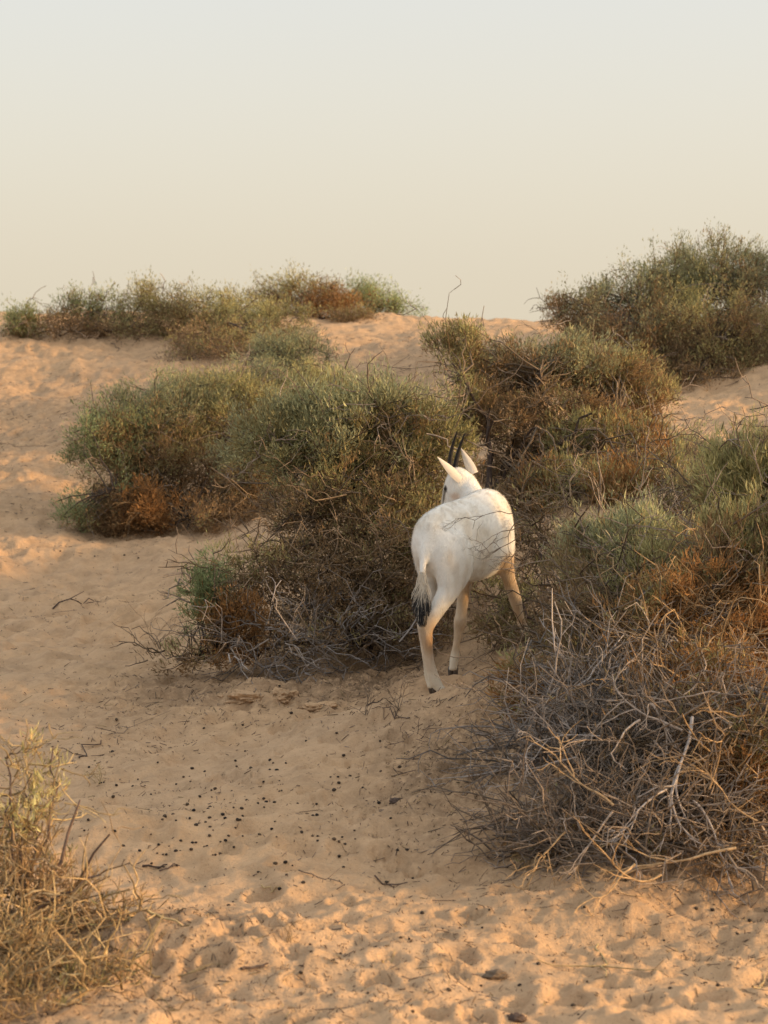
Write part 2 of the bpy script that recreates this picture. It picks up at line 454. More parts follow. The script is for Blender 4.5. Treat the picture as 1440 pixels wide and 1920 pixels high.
def lobe_points(lb, n, r, lo=0.35):
    d = norm(r.normal(size=(n, 3)))
    wob = 0.78 + 0.38 * noise3(d * 2.2 + lb.c * 3.1 + 17, 3) + 0.14 * r.random(n)
    rad = (lo + (1 - lo) * r.random(n) ** 0.6) * wob
    p = lb.c + d * rad[:, None] * lb.r
    h = height(p[:, 0], p[:, 1])
    p[:, 2] = np.maximum(p[:, 2], h + 0.015 + 0.05 * r.random(n) * lb.r[2])
    return p

def nearest(tips, nodes, r, jit=0.25, chunk=1500):
    idx = np.empty(len(tips), dtype=np.int64)
    for i in range(0, len(tips), chunk):
        d = np.linalg.norm(tips[i:i + chunk, None] - nodes[None], axis=2)
        d = d * (1 + jit * r.random(d.shape))
        idx[i:i + chunk] = d.argmin(1)
    return idx

def twiglets(pos, dirs, length, width, colors, r):
    """thin leaf blades: a creased diamond, 4 vertices, 2 triangles each"""
    N = len(pos)
    side = norm(np.cross(dirs, r.normal(size=(N, 3))))
    mid = pos + (dirs + r.normal(size=(N, 3)) * 0.15) * (length * 0.45)[:, None]
    tip = pos + (dirs + np.array([0, 0, 0.12])) * length[:, None]
    w = (width * 0.55)[:, None]
    v = np.stack([pos, mid - side * w, tip, mid + side * w], 1).reshape(-1, 3)
    b = (np.arange(N) * 4)[:, None]
    t = np.concatenate([b + [0, 1, 2], b + [0, 2, 3]], 0)
    return v, t, np.repeat(colors, 4, axis=0)

TRI = [0]
def make_shrub(name, label, base, lobes, seed, n_stem=6, stem_r=0.016, wood=DARKW, group='desert shrubs', stems=None, dens=0.52, twc=None, grow=1.12):
    r = np.random.default_rng(seed)
    for l in lobes: l.r = l.r * grow
    base = np.array(base, float)
    base[2] = hgt(base[0], base[1])
    root = thing(name, label, 'shrub', base, group)
    areas = np.array([l.area for l in lobes])
    pick = r.choice(len(lobes), n_stem, p=areas / areas.sum())
    if stems is None:
        ends = np.array([lobes[k].c + r.normal(size=3) * lobes[k].r * 0.25 for k in pick])
    else:
        ends = np.array([P(*e) for e in stems]); n_stem = len(ends)
    st = np.repeat(base[None], n_stem, 0) + r.normal(size=(n_stem, 3)) * np.array([0.06, 0.06, 0]) * (1 + 6 * stem_r)
    st[:, 2] = height(st[:, 0], st[:, 1]) - 0.03
    sp = curve_paths(st, ends, 9, 0.10, r, 0.10, 0.025)
    hs = height(sp[:, :, 0].ravel(), sp[:, :, 1].ravel()).reshape(n_stem, 9)
    sp[:, 1:, 2] = np.maximum(sp[:, 1:, 2], hs[:, 1:] + 0.01)
    for k in range(n_stem):
        rad = np.linspace(stem_r, stem_r * 0.35, 9)[None] * r.uniform(0.7, 1.2)
        v, q, c = tubes(sp[k:k + 1], rad, 6, wood[None] * r.uniform(0.8, 1.2))
        link('stem', mesh_np('stem', v - base, quads=q, colors=c), M_WOOD, root); TRI[0] += len(q) * 2
    tn = r.uniform(2.0, 7.99, (n_stem, 45)); i_n = tn.astype(int); f_n = (tn - i_n)[..., None]; k_n = np.arange(n_stem)[:, None]
    nodes = (sp[k_n, i_n] * (1 - f_n) + sp[k_n, i_n + 1] * f_n).reshape(-1, 3)
    # second order branches
    B2 = np.concatenate([lobe_points(l, max(8, int(l.area / 700)), r, 0.25) for l in lobes])
    A2 = nodes[nearest(B2, nodes, r, 1.6)]
    p2 = curve_paths(A2, B2, 6, 0.10, r, 0.08, 0.03)
    n2 = p2[:, 2:].reshape(-1, 3)
    yref = np.mean([l.Y for l in lobes])
    px = yref / FPX * 1.9
    wv, wq, wc = [], [], []; off = 0
    def addw(paths, rad, colr, sides=3):
        nonlocal off
        v, q, c = tubes(paths, rad, sides, colr)
        wv.append(v); wq.append(q + off); wc.append(c); off += len(v)
    tw = wood if twc is None else twc
    addw(p2, np.linspace(stem_r * 0.42, stem_r * 0.16, 6)[None] * r.uniform(0.6, 1.2, (len(p2), 1)), (tw * 0.6 + DEAD * 0.25)[None] * r.uniform(0.6, 1.4, (len(p2), 1)))
    fv, ft, fc = [], [], []; foff = 0
    dv, dq, dc_ = [], [], []; doff = 0
    for l in lobes:
        # third order twigs ending in tufts
        n3 = int(l.area / 45 * max(l.fol, 0.2))
        T = lobe_points(l, int(n3 * 2.2), r, 0.12)
        clump = noise3(T * (46.0 / l.Y) + 9, seed + 6) + 0.4 * noise3(T * (110.0 / l.Y) + 3, seed + 7) + 0.10 * r.random(len(T))
        T = T[np.argsort(-clump)[:int(n3 * 1.65)]]; T = T[r.permutation(len(T))[:n3]]
        A3 = n2[nearest(T, n2, r)]
        wsp = (r.random(n3) < 0.16) & (T[:, 2] > l.c[2])
        T = T + wsp[:, None] * (norm((T - l.c) / l.r) * 0.5 + np.array([0, 0, 1.0]) + r.normal(size=(n3, 3)) * 0.25) * (r.uniform(0.08, 0.38, n3) * l.r[2])[:, None]
        far = np.linalg.norm(T - A3, axis=1)
        lim = np.minimum(1, 0.45 / np.maximum(far, 1e-6))[:, None]
        A3 = T + (A3 - T) * lim
        p3 = curve_paths(A3, T, 4, 0.10, r, 0.05, 0.04)
        pw = p3[::2, [0, 2, 3]]
        addw(pw, np.linspace(0.0024, 0.0012, 3)[None] * (0.8 + 0.4 * px / 0.0045) * np.ones((len(pw), 1)), ((tw + l.b * 1.2) / 2)[None] * r.uniform(0.6, 1.5, (len(pw), 1)))
        # leaf tufts
        nt = int(l.area * dens * l.fol * (1.5 if l.leaf > 1.4 else 1.0))
        if nt:
            k = r.integers(0, n3, nt)
            t_ = r.beta(2.2, 1.0, nt)
            seg = (t_ * 3).astype(int).clip(0, 2); fr = (t_ * 3 - seg)[:, None]
            pos = p3[k, seg] * (1 - fr) + p3[k, seg + 1] * fr + r.normal(size=(nt, 3)) * (0.0018 * l.Y)
            ax = norm(p3[k, 3] - p3[k, 1])
            outw = norm((T[k] - l.c) / l.r)
            d = norm(ax * 0.8 + outw * 0.35 + np.array([0, 0, 1.0]) * l.lift * 0.8 + r.normal(size=(nt, 3)) * (0.62 + 0.1 * (l.leaf > 1.4)))
            ln = r.uniform(0.014, 0.042, nt) * (l.leaf if l.leaf < 1.4 else 0.72 * l.leaf) * (0.85 + 0.15 * l.Y / 9)
            wd = r.uniform(0.0030, 0.0056, nt) * (0.45 + 0.55 * l.Y / 9) * (0.62 if l.leaf > 1.4 else 1.0)
            rel = (pos[:, 2] - l.c[2]) / l.r[2]
            nn = noise3(pos * (22 / l.Y) * 1.6 + 5, seed) + 0.5 * noise3(pos * (22 / l.Y) * 4, seed + 1)
            gr = sstep(0.30, 0.70, l.green + 0.30 * rel + 0.9 * (nn - 0.75) + 0.10 * r.normal(size=nt) + 0.22 * r.normal(size=n3)[k])[:, None]
            n4 = noise3(pos * (22 / l.Y) * 2.3 + 40, seed + 2)[:, None]
            gcol = l.g * (1 - n4) * 1.0 + (l.g * 0.55 + YELG * 0.45) * n4
            n5 = noise3(pos * (22 / l.Y) * 2.0 + 80, seed + 3)[:, None]
            bcol = l.b * (1 - sstep(0.35, 0.8, n5)) + (0.7 * l.b + 0.3 * ORANGE) * sstep(0.35, 0.8, n5)
            cl_ = 0.72 + 0.62 * noise3(pos * (70.0 / l.Y) + 60, seed + 4)[:, None]
            cc = (bcol * (1 - gr) + gcol * gr) * r.uniform(0.8, 1.5, (nt, 1)) * cl_
            v, t, c = twiglets(pos, d, ln, wd, cc, r)
            fv.append(v); ft.append(t + foff); fc.append(c); foff += len(v)
        # bare dead twigs, forked and kinked
        nd = int(l.area / 200 * l.dead * (1.0 if l.Y < 15 else 0.6))
        if nd:
            A = lobe_points(l, nd, r, 0.05)
            dirs = norm(r.normal(size=(nd, 3)) * np.array([1, 1, 0.6]) + np.array([0, 0, 0.15]) + norm((A - l.c) / l.r) * 0.5)
            ln = r.uniform(0.10, 0.42, nd) * l.dl * (0.9 + 0.1 * l.Y / 9)
            Bp = A + dirs * ln[:, None]
            pm = curve_paths(A, Bp, 6, 0.26, r, 0.04, 0.035)
            hh = height(pm[:, :, 0].ravel(), pm[:, :, 1].ravel()).reshape(nd, 6)
            pm[:, :, 2] = np.maximum(pm[:, :, 2], hh + 0.004)
            rad = np.linspace(0.0036, 0.0016, 6)[None] * r.uniform(0.5, 1.5, (nd, 1)) * (0.75 + 0.25 * l.Y / 8.5)
            mixc = r.random((nd, 1)); cc = (l.dc * mixc + (l.dc * 0.4 + BROWN * 0.3) * (1 - mixc)) * r.uniform(0.45, 1.45, (nd, 1))
            v, q, c = tubes(pm, rad, 3, cc); dv.append(v); dq.append(q + doff); dc_.append(c); doff += len(v)
            kk = np.repeat(np.arange(nd), 2); s_ = r.integers(1, 5, len(kk))
            A = pm[kk, s_]; dd = norm(norm(pm[kk, 5] - pm[kk, 0]) + r.normal(size=(len(kk), 3)) * 0.55)
            Bp = A + dd * (ln[kk] * r.uniform(0.2, 0.55, len(kk)))[:, None]
            pk = curve_paths(A, Bp, 4, 0.22, r, 0.02, 0.04)
            v, q, c = tubes(pk, np.linspace(0.0024, 0.0012, 4)[None] * np.ones((len(kk), 1)) * (0.5 + 0.5 * l.Y / 8.5), 3, cc[kk] * 1.1); dv.append(v); dq.append(q + doff); dc_.append(c); doff += len(v)
    V = np.concatenate(wv); Q = np.concatenate(wq); link('branch_mass', mesh_np('branch_mass', V - base, quads=Q, colors=np.concatenate(wc)), M_WOOD, root, 'stuff'); TRI[0] += len(Q) * 2
    if fv:
        V = np.concatenate(fv); T_ = np.concatenate(ft); link('foliage', mesh_np('foliage', V - base, tris=T_, colors=np.concatenate(fc)), M_LEAF, root, 'stuff'); TRI[0] += len(T_)
    if dv:
        V = np.concatenate(dv); Q = np.concatenate(dq); link('dead_twig_mass', mesh_np('dead_twig_mass', V - base, quads=Q, colors=np.concatenate(dc_)), M_WOOD, root, 'stuff'); TRI[0] += len(Q) * 2
    return root

L = Lobe
# right foreground: dead branches spilling down the mound
make_shrub('dead_shrub', 'sprawling heap of bare grey dead branches spilling down the sand mound', P(1270, 1420, 8.0), [
    L(1120, 1420, 7.9, 170, 130, fol=0.06, dead=1.2, dc=GREYW, green=0.0),
    L(1300, 1450, 7.6, 190, 160, fol=0.08, dead=1.25, dc=DEAD, green=0.0),
    L(1060, 1590, 7.3, 140, 80, fol=0.05, dead=1.25, dc=DEAD, green=0.0),
    L(1270, 1580, 7.2, 190, 85, fol=0.08, dead=1.25, dc=DEAD, green=0.0),
    L(1420, 1470, 7.4, 110, 150, fol=0.35, dead=0.8, dc=DEADY, b=ORANGE, green=0.0),
    L(1560, 1400, 7.5, 120, 180, fol=0.2, dead=0.5, dc=DEAD, green=0.1),  # mostly off-frame growth, added to shade the heap
    L(1330, 1290, 8.0, 150, 70, fol=0.35, dead=0.7, dc=DEADY, b=ORANGE, green=0.05),
    L(1180, 1290, 8.4, 190, 90, fol=0.15, dead=1.1, dc=GREYW, green=0.05),
], 101, n_stem=9, stem_r=0.014, wood=GREYW * 0.8)
make_shrub('green_topped_shrub', 'leafy shrub with green shoots over orange dried stems, rooted above the grey dead branches', P(1300, 1230, 8.9), [
    L(1180, 1040, 9.5, 130, 75, fol=0.9, dead=0.4, green=0.62, g=GREYG * 1.5, b=STRAW * .7, lift=1.4, leaf=1.6),
    L(1290, 1090, 9.1, 140, 65, fol=0.8, dead=0.5, green=0.5, g=YELG * 0.85, b=STRAW * 0.7, lift=1.4, leaf=1.7),
    L(1310, 1180, 8.6, 170, 100, fol=0.75, dead=0.6, green=0.12, b=ORANGE, dc=DEADY),
    L(1405, 1060, 8.8, 100, 95, fol=0.8, dead=0.35, green=0.5, g=YELG * 1.1, b=DEADY, lift=1.5, leaf=1.9),
    L(1110, 1215, 9.4, 90, 60, fol=0.35, dead=0.8, green=0.1, b=BROWN, dc=DUST),  # growth added to stop low sun reaching the antelope's hind leg
    L(1150, 1170, 9.0, 130, 80, fol=0.35, dead=0.8, green=0.15, dc=DUST),
    L(1530, 1060, 8.9, 130, 150, fol=0.4, dead=0.3, green=0.4, g=OLIVE, b=BROWN),  # added, running out of view, to cast shade over the dead heap
    L(1680, 1060, 8.6, 120, 170, fol=0.35, dead=0.2, green=0.5, g=OLIVE, b=BROWN),  # unseen growth added to block the low sun
], 102, n_stem=8, stem_r=0.010, twc=BROWN)
make_shrub('yellow_green_shrub', 'wispy yellow green shrub on the sand rise right of the bush with the dark trunk', P(1420, 1010, 10.3), [
    L(1405, 930, 10.0, 95, 95, fol=1.0, dead=0.3, green=0.6, g=YELG * 1.15, b=STRAW * 0.85, lift=1.5, leaf=1.9),
    L(1320, 940, 11.3, 100, 60, fol=0.45, dead=0.5, green=0.45, g=YELG * 0.8, b=STRAW * 0.7, lift=1.3, leaf=1.5, dc=DUST),
    L(1230, 985, 11.0, 90, 55, fol=0.4, dead=0.7, green=0.3, g=OLIVE, b=BROWN, dc=DUST),
    L(1360, 870, 12.5, 90, 40, fol=0.35, dead=0.3, green=0.5, g=OLIVE, b=DUST, lift=1.2, leaf=1.2),
    L(1530, 880, 10.0, 90, 110, fol=0.4, dead=0.2, green=0.55, g=OLIVE, b=DUST, lift=1.0),  # added past the right edge to cast shade on the antelope
    L(1640, 860, 9.8, 90, 120, fol=0.35, dead=0.2, green=0.55, g=OLIVE, b=DUST, lift=1.0),  # unseen extension added to keep sun off the antelope's flank
    L(1450, 860, 11.0, 60, 50, fol=0.5, dead=0.2, green=0.6, g=OLIVE, lift=1.2, leaf=1.5),
], 103, n_stem=5, stem_r=0.008, twc=DUST)
make_shrub('bare_shrub', 'tangle of bare brown twigs beside the white antelope, crossing its front leg', P(1040, 1170, 10.5), [
    L(1010, 1010, 11.2, 75, 85, fol=0.12, dead=0.9, dc=DUST * 1.15, green=0.1, dl=0.8),
    L(1095, 1120, 10.2, 80, 90, fol=0.35, dead=0.8, dc=DUST, green=0.35, g=GREYG, dl=0.8),
    L(1010, 1195, 10.25, 55, 50, fol=0.08, dead=0.5, dc=DUST, green=0.3, g=GREYG, dl=0.6, leaf=1.4),
    L(950, 1150, 10.9, 70, 80, d=0.12, fol=0.35, dead=0.6, dc=DUST, green=0.4, dl=0.6),
], 104, n_stem=6, stem_r=0.009, twc=DUST)
make_shrub('dried_tuft', 'small curled tuft of orange and pale green dried stems below the antelope', P(985, 1345, 8.75), [
    L(980, 1290, 8.75, 52, 52, fol=0.35, dead=0.75, dc=DEADY, green=0.35, g=YELG * 0.8, b=ORANGE, lift=0.6, leaf=1.3, dl=0.55),
], 105, n_stem=4, stem_r=0.005, wood=DEADY, twc=DEADY)
# centre: the bush the antelope stands against
make_shrub('wide_shrub', 'wide grey green and rusty shrub left of the antelope with dead twigs along its foot', P(660, 1200, 11.9), [
    L(690, 800, 12.3, 150, 90, fol=0.95, dead=0.3, green=0.62, g=GREYG * 1.2, b=OLIVE * 0.9, lift=0.8),
    L(560, 840, 12.3, 125, 95, fol=1.0, dead=0.25, green=0.6, g=GREYG * 1.2, b=OLIVE * 0.9),
    L(800, 860, 12.2, 90, 100, fol=0.8, dead=0.5, green=0.42, g=OLIVE, b=BROWN),
    L(650, 950, 12.1, 150, 90, fol=0.75, dead=0.6, green=0.30, dc=DUST, b=BROWN * 1.1),
    L(760, 1030, 11.9, 130, 110, fol=0.7, dead=0.6, green=0.28, dc=DUST, b=BROWN * 1.1),
    L(640, 1100, 11.8, 150, 80, fol=0.40, dead=0.9, green=0.05, dc=DUST, b=BROWN),
    L(480, 1080, 11.7, 120, 60, fol=0.35, dead=0.5, green=0.45, g=OLIVE, dc=DUST, dl=0.8),
    L(385, 1130, 11.5, 48, 70, fol=0.8, dead=0.3, green=0.7, g=DARKG * 1.3, b=ORANGE, dl=0.6),
    L(440, 1180, 11.4, 60, 60, fol=0.8, dead=0.6, green=0.0, b=ORANGE * 0.85, dc=DUST, dl=0.7),
    L(580, 1200, 11.4, 170, 55, fol=0.12, dead=1.2, green=0.0, dc=GREYW * 1.1),
    L(760, 1180, 11.6, 100, 60, fol=0.25, dead=0.9, green=0.0, dc=DUST),
    L(350, 1235, 11.4, 80, 30, fol=0.2, dead=0.7, green=0.05, dc=DUST, dl=0.6),
], 106, n_stem=14, stem_r=0.014)
make_shrub('trunked_shrub', 'spreading shrub with a dark upright trunk behind the antelope horns', P(925, 905, 14.0), [
    L(850, 650, 14.5, 55, 50, fol=0.87, dead=0.25, green=0.5, g=OLIVE, lift=0.8),
    L(960, 700, 14.7, 100, 60, fol=1.09, dead=0.3, green=0.48, g=GREYG),
    L(1070, 680, 14.9, 100, 55, fol=1.38, dead=0.2, green=0.68, g=GREYG * 1.1, lift=1.0),
    L(1170, 740, 14.9, 95, 75, fol=1.30, dead=0.3, green=0.5, g=OLIVE, b=BROWN),
    L(1040, 790, 14.3, 120, 60, fol=0.87, dead=0.4, green=0.2, b=BROWN, dc=DUST),
    L(870, 775, 14.3, 70, 65, fol=1.01, dead=0.4, green=0.3, dc=DUST),
    L(1120, 860, 14.1, 110, 75, fol=1.30, dead=0.35, green=0.62, g=OLIVE * 1.2, b=ORANGE * 0.9, lift=1.1, leaf=1.2),
    L(1220, 870, 14.1, 80, 70, fol=1.23, dead=0.4, green=0.35, g=GREYG, b=ORANGE * 0.85),
    L(985, 890, 14.3, 80, 60, fol=0.65, dead=0.7, green=0.1, dc=DUST),
    L(1070, 920, 13.2, 90, 55, fol=1.01, dead=0.5, green=0.45, g=OLIVE, b=ORANGE * 0.85, lift=1.0, dc=DUST),
    L(1180, 930, 12.8, 100, 60, fol=1.09, dead=0.4, green=0.5, g=OLIVE * 1.15, b=ORANGE * 0.85, lift=1.1, dc=DUST),
    L(1260, 920, 13.2, 80, 60, fol=1.16, dead=0.5, green=0.4, g=OLIVE, b=ORANGE * 0.8, dc=DUST),
    L(1000, 960, 13.2, 80, 60, fol=0.58, dead=0.9, green=0.1, b=BROWN, dc=DUST),
    L(1090, 950, 13.6, 110, 50, fol=0.58, dead=0.8, green=0.15, b=ORANGE * 0.8, dc=DUST),
], 107, n_stem=9, stem_r=0.020, wood=DARKW * 0.9, stems=[(918, 765, 13.9), (862, 690, 14.2), (1010, 800, 13.8), (1110, 775, 13.9), (1010, 690, 14.4), (1020, 850, 13.9), (1140, 870, 13.9), (1170, 760, 14.4)], twc=BROWN * 0.6)
# left mid distance
make_shrub('rounded_shrub', 'rounded olive shrub with a dark twiggy hollow at the foot of the left dune', P(330, 1010, 17.9), [
    L(310, 770, 18.4, 110, 65, fol=1.25, dead=0.15, green=0.72, g=GREYG, b=BROWN, lift=0.8),
    L(440, 770, 18.6, 100, 65, fol=1.25, dead=0.15, green=0.72, g=OLIVE * 1.15, b=BROWN, lift=0.8),
    L(215, 850, 18.0, 80, 80, fol=1.25, dead=0.2, green=0.5, g=DARKG * 1.4, b=BROWN),
    L(210, 950, 17.7, 70, 60, fol=1.12, dead=0.3, green=0.4, g=DARKG * 1.3, b=BROWN),
    L(250, 880, 18.2, 100, 95, fol=1.2, dead=0.2, green=0.45, g=OLIVE, b=BROWN),
    L(270, 985, 17.8, 110, 35, fol=0.9, dead=0.4, green=0.15, g=OLIVE, b=BROWN, dc=DUST),
    L(135, 960, 17.6, 30, 32, fol=0.56, dead=0.2, green=0.6, g=DARKG * 1.3),
    L(310, 890, 18.1, 95, 90, fol=0.9, dead=0.8, green=0.1, dc=DUST),
    L(400, 880, 18.4, 90, 95, fol=0.7, dead=0.9, green=0.1, dc=DEAD * 0.8),
    L(290, 950, 17.5, 55, 45, fol=1.12, dead=0.4, green=0.0, b=ORANGE, dc=DEADY),
    L(400, 975, 17.4, 100, 40, fol=0.69, dead=0.7, green=0.1, b=DEADY * 0.7, dc=DUST * 1.2),
    L(480, 880, 17.6, 80, 80, fol=1.12, dead=0.3, green=0.6, g=GREYG, b=BROWN),
], 108, n_stem=10, stem_r=0.020)
make_shrub('grey_green_shrub', 'soft grey green shrub between the rounded olive shrub and the dune crest', P(520, 745, 21.5), [
    L(530, 670, 22, 90, 45, fol=1.25, dead=0.2, green=0.62, g=GREYG),
    L(470, 715, 21, 90, 40, fol=1.00, dead=0.4, green=0.5, g=GREYG, b=DUST),
    L(400, 735, 20.6, 70, 35, fol=1.00, dead=0.3, green=0.5, g=OLIVE, b=DUST),
    L(620, 790, 19.6, 60, 50, fol=1.12, dead=0.2, green=0.55, g=OLIVE),
    L(580, 735, 20.5, 70, 45, fol=1.25, dead=0.1, green=0.68, g=OLIVE * 1.2),
], 109, n_stem=6, stem_r=0.016)
# dune crest, left
make_shrub('crest_shrub', 'low dark green shrub alone at the far left end of the dune crest', P(40, 645, 27.0), [
    L(40, 612, 27, 48, 40, fol=1.3, dead=0.3, green=0.66, g=DARKG * 1.5),
], 110, n_stem=4, stem_r=0.016, group='shrubs along the dune crest')
make_shrub('crest_shrub', 'open twiggy shrub on the crest with upright wispy shoots against the sky', P(190, 640, 27.3), [
    L(170, 588, 27.5, 65, 42, fol=1.1, dead=0.35, green=0.6, g=DARKG * 1.5, lift=1.2),
    L(255, 580, 27.3, 65, 48, fol=0.9, dead=0.5, green=0.45, g=OLIVE, lift=1.4),
    L(125, 612, 27.0, 70, 28, fol=0.6, dead=0.8, green=0.2, dc=DUST),
    L(235, 622, 27.0, 95, 28, fol=0.7, dead=0.8, green=0.2, dc=DUST),
], 111, n_stem=7, stem_r=0.016, group='shrubs along the dune crest')
make_shrub('crest_shrub', 'long spreading shrub on the crest, yellow green on top and dark brown below', P(420, 655, 26.6), [
    L(345, 588, 27.0, 75, 48, fol=1.3, dead=0.3, green=0.5, g=OLIVE),
    L(430, 588, 26.8, 85, 40, fol=1.5, dead=0.2, green=0.68, g=YELG * 0.75, b=BROWN),
    L(515, 605, 26.4, 70, 34, fol=1.3, dead=0.3, green=0.5, g=OLIVE),
    L(440, 632, 26.0, 120, 32, fol=1.0, dead=0.8, green=0.1, b=BROWN, dc=DUST),
    L(470, 655, 25.0, 90, 30, fol=0.7, dead=0.6, green=0.2, b=BROWN, dc=DUST),
    L(360, 660, 25.6, 70, 28, fol=0.6, dead=0.5, green=0.3, b=DUST),
], 112, n_stem=8, stem_r=0.018, group='shrubs along the dune crest')
# crest, centre
make_shrub('crest_shrub', 'domed rusty green shrub on the crest in the gap between the dunes', P(590, 606, 30.2), [
    L(555, 556, 30.6, 90, 40, fol=1.5, dead=0.1, green=0.66, g=OLIVE),
    L(610, 575, 30.4, 85, 32, fol=1.4, dead=0.3, green=0.2, b=ORANGE * 0.75),
    L(665, 600, 29.8, 65, 20, fol=1.4, dead=0.1, green=0.45, g=OLIVE),
], 113, n_stem=6, stem_r=0.02, group='shrubs along the dune crest')
make_shrub('crest_shrub', 'bright green low shrub behind the domed rusty shrub on the crest', P(705, 600, 31.4), [
    L(675, 558, 31.6, 70, 30, fol=1.6, dead=0.05, green=0.85, g=DARKG * 1.7),
    L(740, 577, 31.4, 50, 22, fol=1.6, dead=0.05, green=0.85, g=DARKG * 1.9),
], 114, n_stem=5, stem_r=0.016, group='shrubs along the dune crest')
make_shrub('hill_shrub', 'tall dark green shrub mound towering on the right hill above the sand', P(1280, 735, 21.2), [
    L(1330, 525, 22.0, 120, 70, fol=1.35, dead=0.1, green=0.72, g=GREYG, lift=1.1),
    L(1220, 555, 21.8, 100, 60, fol=1.35, dead=0.1, green=0.66, g=GREYG, lift=1.0),
    L(1130, 590, 21.6, 80, 55, fol=1.22, dead=0.2, green=0.5, g=GREYG),
    L(1050, 590, 21.6, 45, 40, fol=0.61, dead=0.4, green=0.4, g=GREYG, lift=1.2),
    L(1190, 640, 21.0, 120, 70, fol=1.08, dead=0.5, green=0.35, g=GREYG, b=BROWN * 0.8, dc=DUST),
    L(1340, 640, 21.0, 130, 90, fol=1.22, dead=0.3, green=0.42, g=OLIVE, b=BROWN),
    L(1290, 710, 20.6, 110, 35, fol=0.94, dead=0.6, green=0.2, b=BROWN, dc=DUST),
    L(1210, 705, 20.8, 80, 38, fol=1.0, dead=0.4, green=0.25, g=OLIVE, b=BROWN, dc=DUST),
    L(1390, 715, 20.8, 80, 40, fol=1.0, dead=0.4, green=0.25, g=OLIVE, b=BROWN, dc=DUST),
    L(1420, 540, 22.0, 60, 60, fol=1.35, dead=0.2, green=0.6, g=GREYG),
    L(1430, 650, 21.5, 60, 70, fol=1.08, dead=0.3, green=0.3, b=BROWN),
], 115, n_stem=10, stem_r=0.024)
# left foreground
make_shrub('broom_shrub', 'straw coloured broom like shrub with bare leaning branches in the left foreground', P(20, 1775, 6.35), [
    L(60, 1500, 6.5, 55, 120, fol=0.075, dead=0.25, green=0.5, g=YELG * 1.1, b=STRAW, dc=STRAW * 1.05, lift=1.3, leaf=0.9, dl=0.6),
    L(10, 1560, 6.4, 60, 130, fol=0.07, dead=0.3, green=0.45, g=YELG * 1.1, b=STRAW * 0.95, dc=STRAW * 1.05, lift=1.3, dl=0.6),
    L(60, 1680, 6.3, 110, 70, fol=0.10, dead=0.5, green=0.3, b=DEADY, dc=DEADY * 1.2, dl=0.6),
], 116, n_stem=9, stem_r=0.007, wood=DARKW * 2.2, stems=[(205, 1565, 6.3), (150, 1500, 6.4), (60, 1450, 6.5), (20, 1500, 6.4), (80, 1540, 6.4), (100, 1400, 6.6), (190, 1640, 6.2), (10, 1420, 6.5)], twc=DEADY * 0.7, dens=0.5)
make_shrub('dry_thicket', 'low thicket of dry tan stems lying at the foot of the broom like shrub', P(40, 1850, 5.85), [
    L(40, 1800, 5.9, 120, 90, fol=0.03, dead=0.55, green=0.1, b=DEADY, dc=(DEADY + STRAW) * .6, dl=0.7),
    L(150, 1850, 5.75, 130, 60, fol=0.03, dead=0.4, green=0.1, b=DEADY, dc=STRAW, dl=0.7),
    L(50, 1890, 5.6, 150, 60, fol=0.03, dead=0.5, green=0.1, b=DEADY, dc=(DEADY + STRAW) * .6, dl=0.7),
    L(180, 1720, 6.3, 110, 40, fol=0.06, dead=0.5, green=0.1, b=DEADY, dc=(DEADY + STRAW) * .6, dl=0.6),
], 117, n_stem=6, stem_r=0.005, wood=DEADY * 0.7, twc=DEADY * 0.8)

# ------------------------------------------------------------------ the antelope
def catmull(pts, per=5):
    pts = np.asarray(pts, float)
    q = np.vstack([2 * pts[:1] - pts[1:2], pts, 2 * pts[-1:] - pts[-2:-1]])
    out = []
    for i in range(1, len(q) - 2):
        for k in range(per):
            t = k / per
            a, b, c, d = q[i - 1], q[i], q[i + 1], q[i + 2]
            out.append(0.5 * (2 * b + (c - a) * t + (2 * a - 5 * b + 4 * c - d) * t * t + (3 * b - a - 3 * c + d) * t ** 3))
    out.append(q[-2])
    return np.array(out)

def loft(bm, rows, ref, sides=18, per=5):
    """rows: x, y, z, radius along ref, radius across; closed tapered limb"""
    R = catmull(rows, per)
    R[:, 3:5] = np.maximum(R[:, 3:5], 0.004)
    c = R[:, :3]
    t = norm(np.gradient(c, axis=0))
    ref = np.array(ref, float)
    a = norm(ref[None] - (t @ ref)[:, None] * t); b = np.cross(t, a)
    rings = []
    for i in range(len(R)):
        ring = []
        for k in range(sides):
            th = 2 * math.pi * k / sides
            ring.append(bm.verts.new(tuple(c[i] + a[i] * R[i, 3] * math.cos(th) + b[i] * R[i, 4] * math.sin(th))))
        rings.append(ring)
    for i in range(len(rings) - 1):
        for k in range(sides):
            bm.faces.new((rings[i][k], rings[i][(k + 1) % sides], rings[i + 1][(k + 1) % sides], rings[i + 1][k]))
    bm.faces.new(rings[0][::-1]); bm.faces.new(rings[-1])

OF = np.array([0.5, 0.866, 0.0]); OR = np.array([0.866, -0.5, 0.0]); OC = np.array([0.366, 10.3, 0.0])
ORY_BASE = np.array([0.36, 10.28, 0.17])

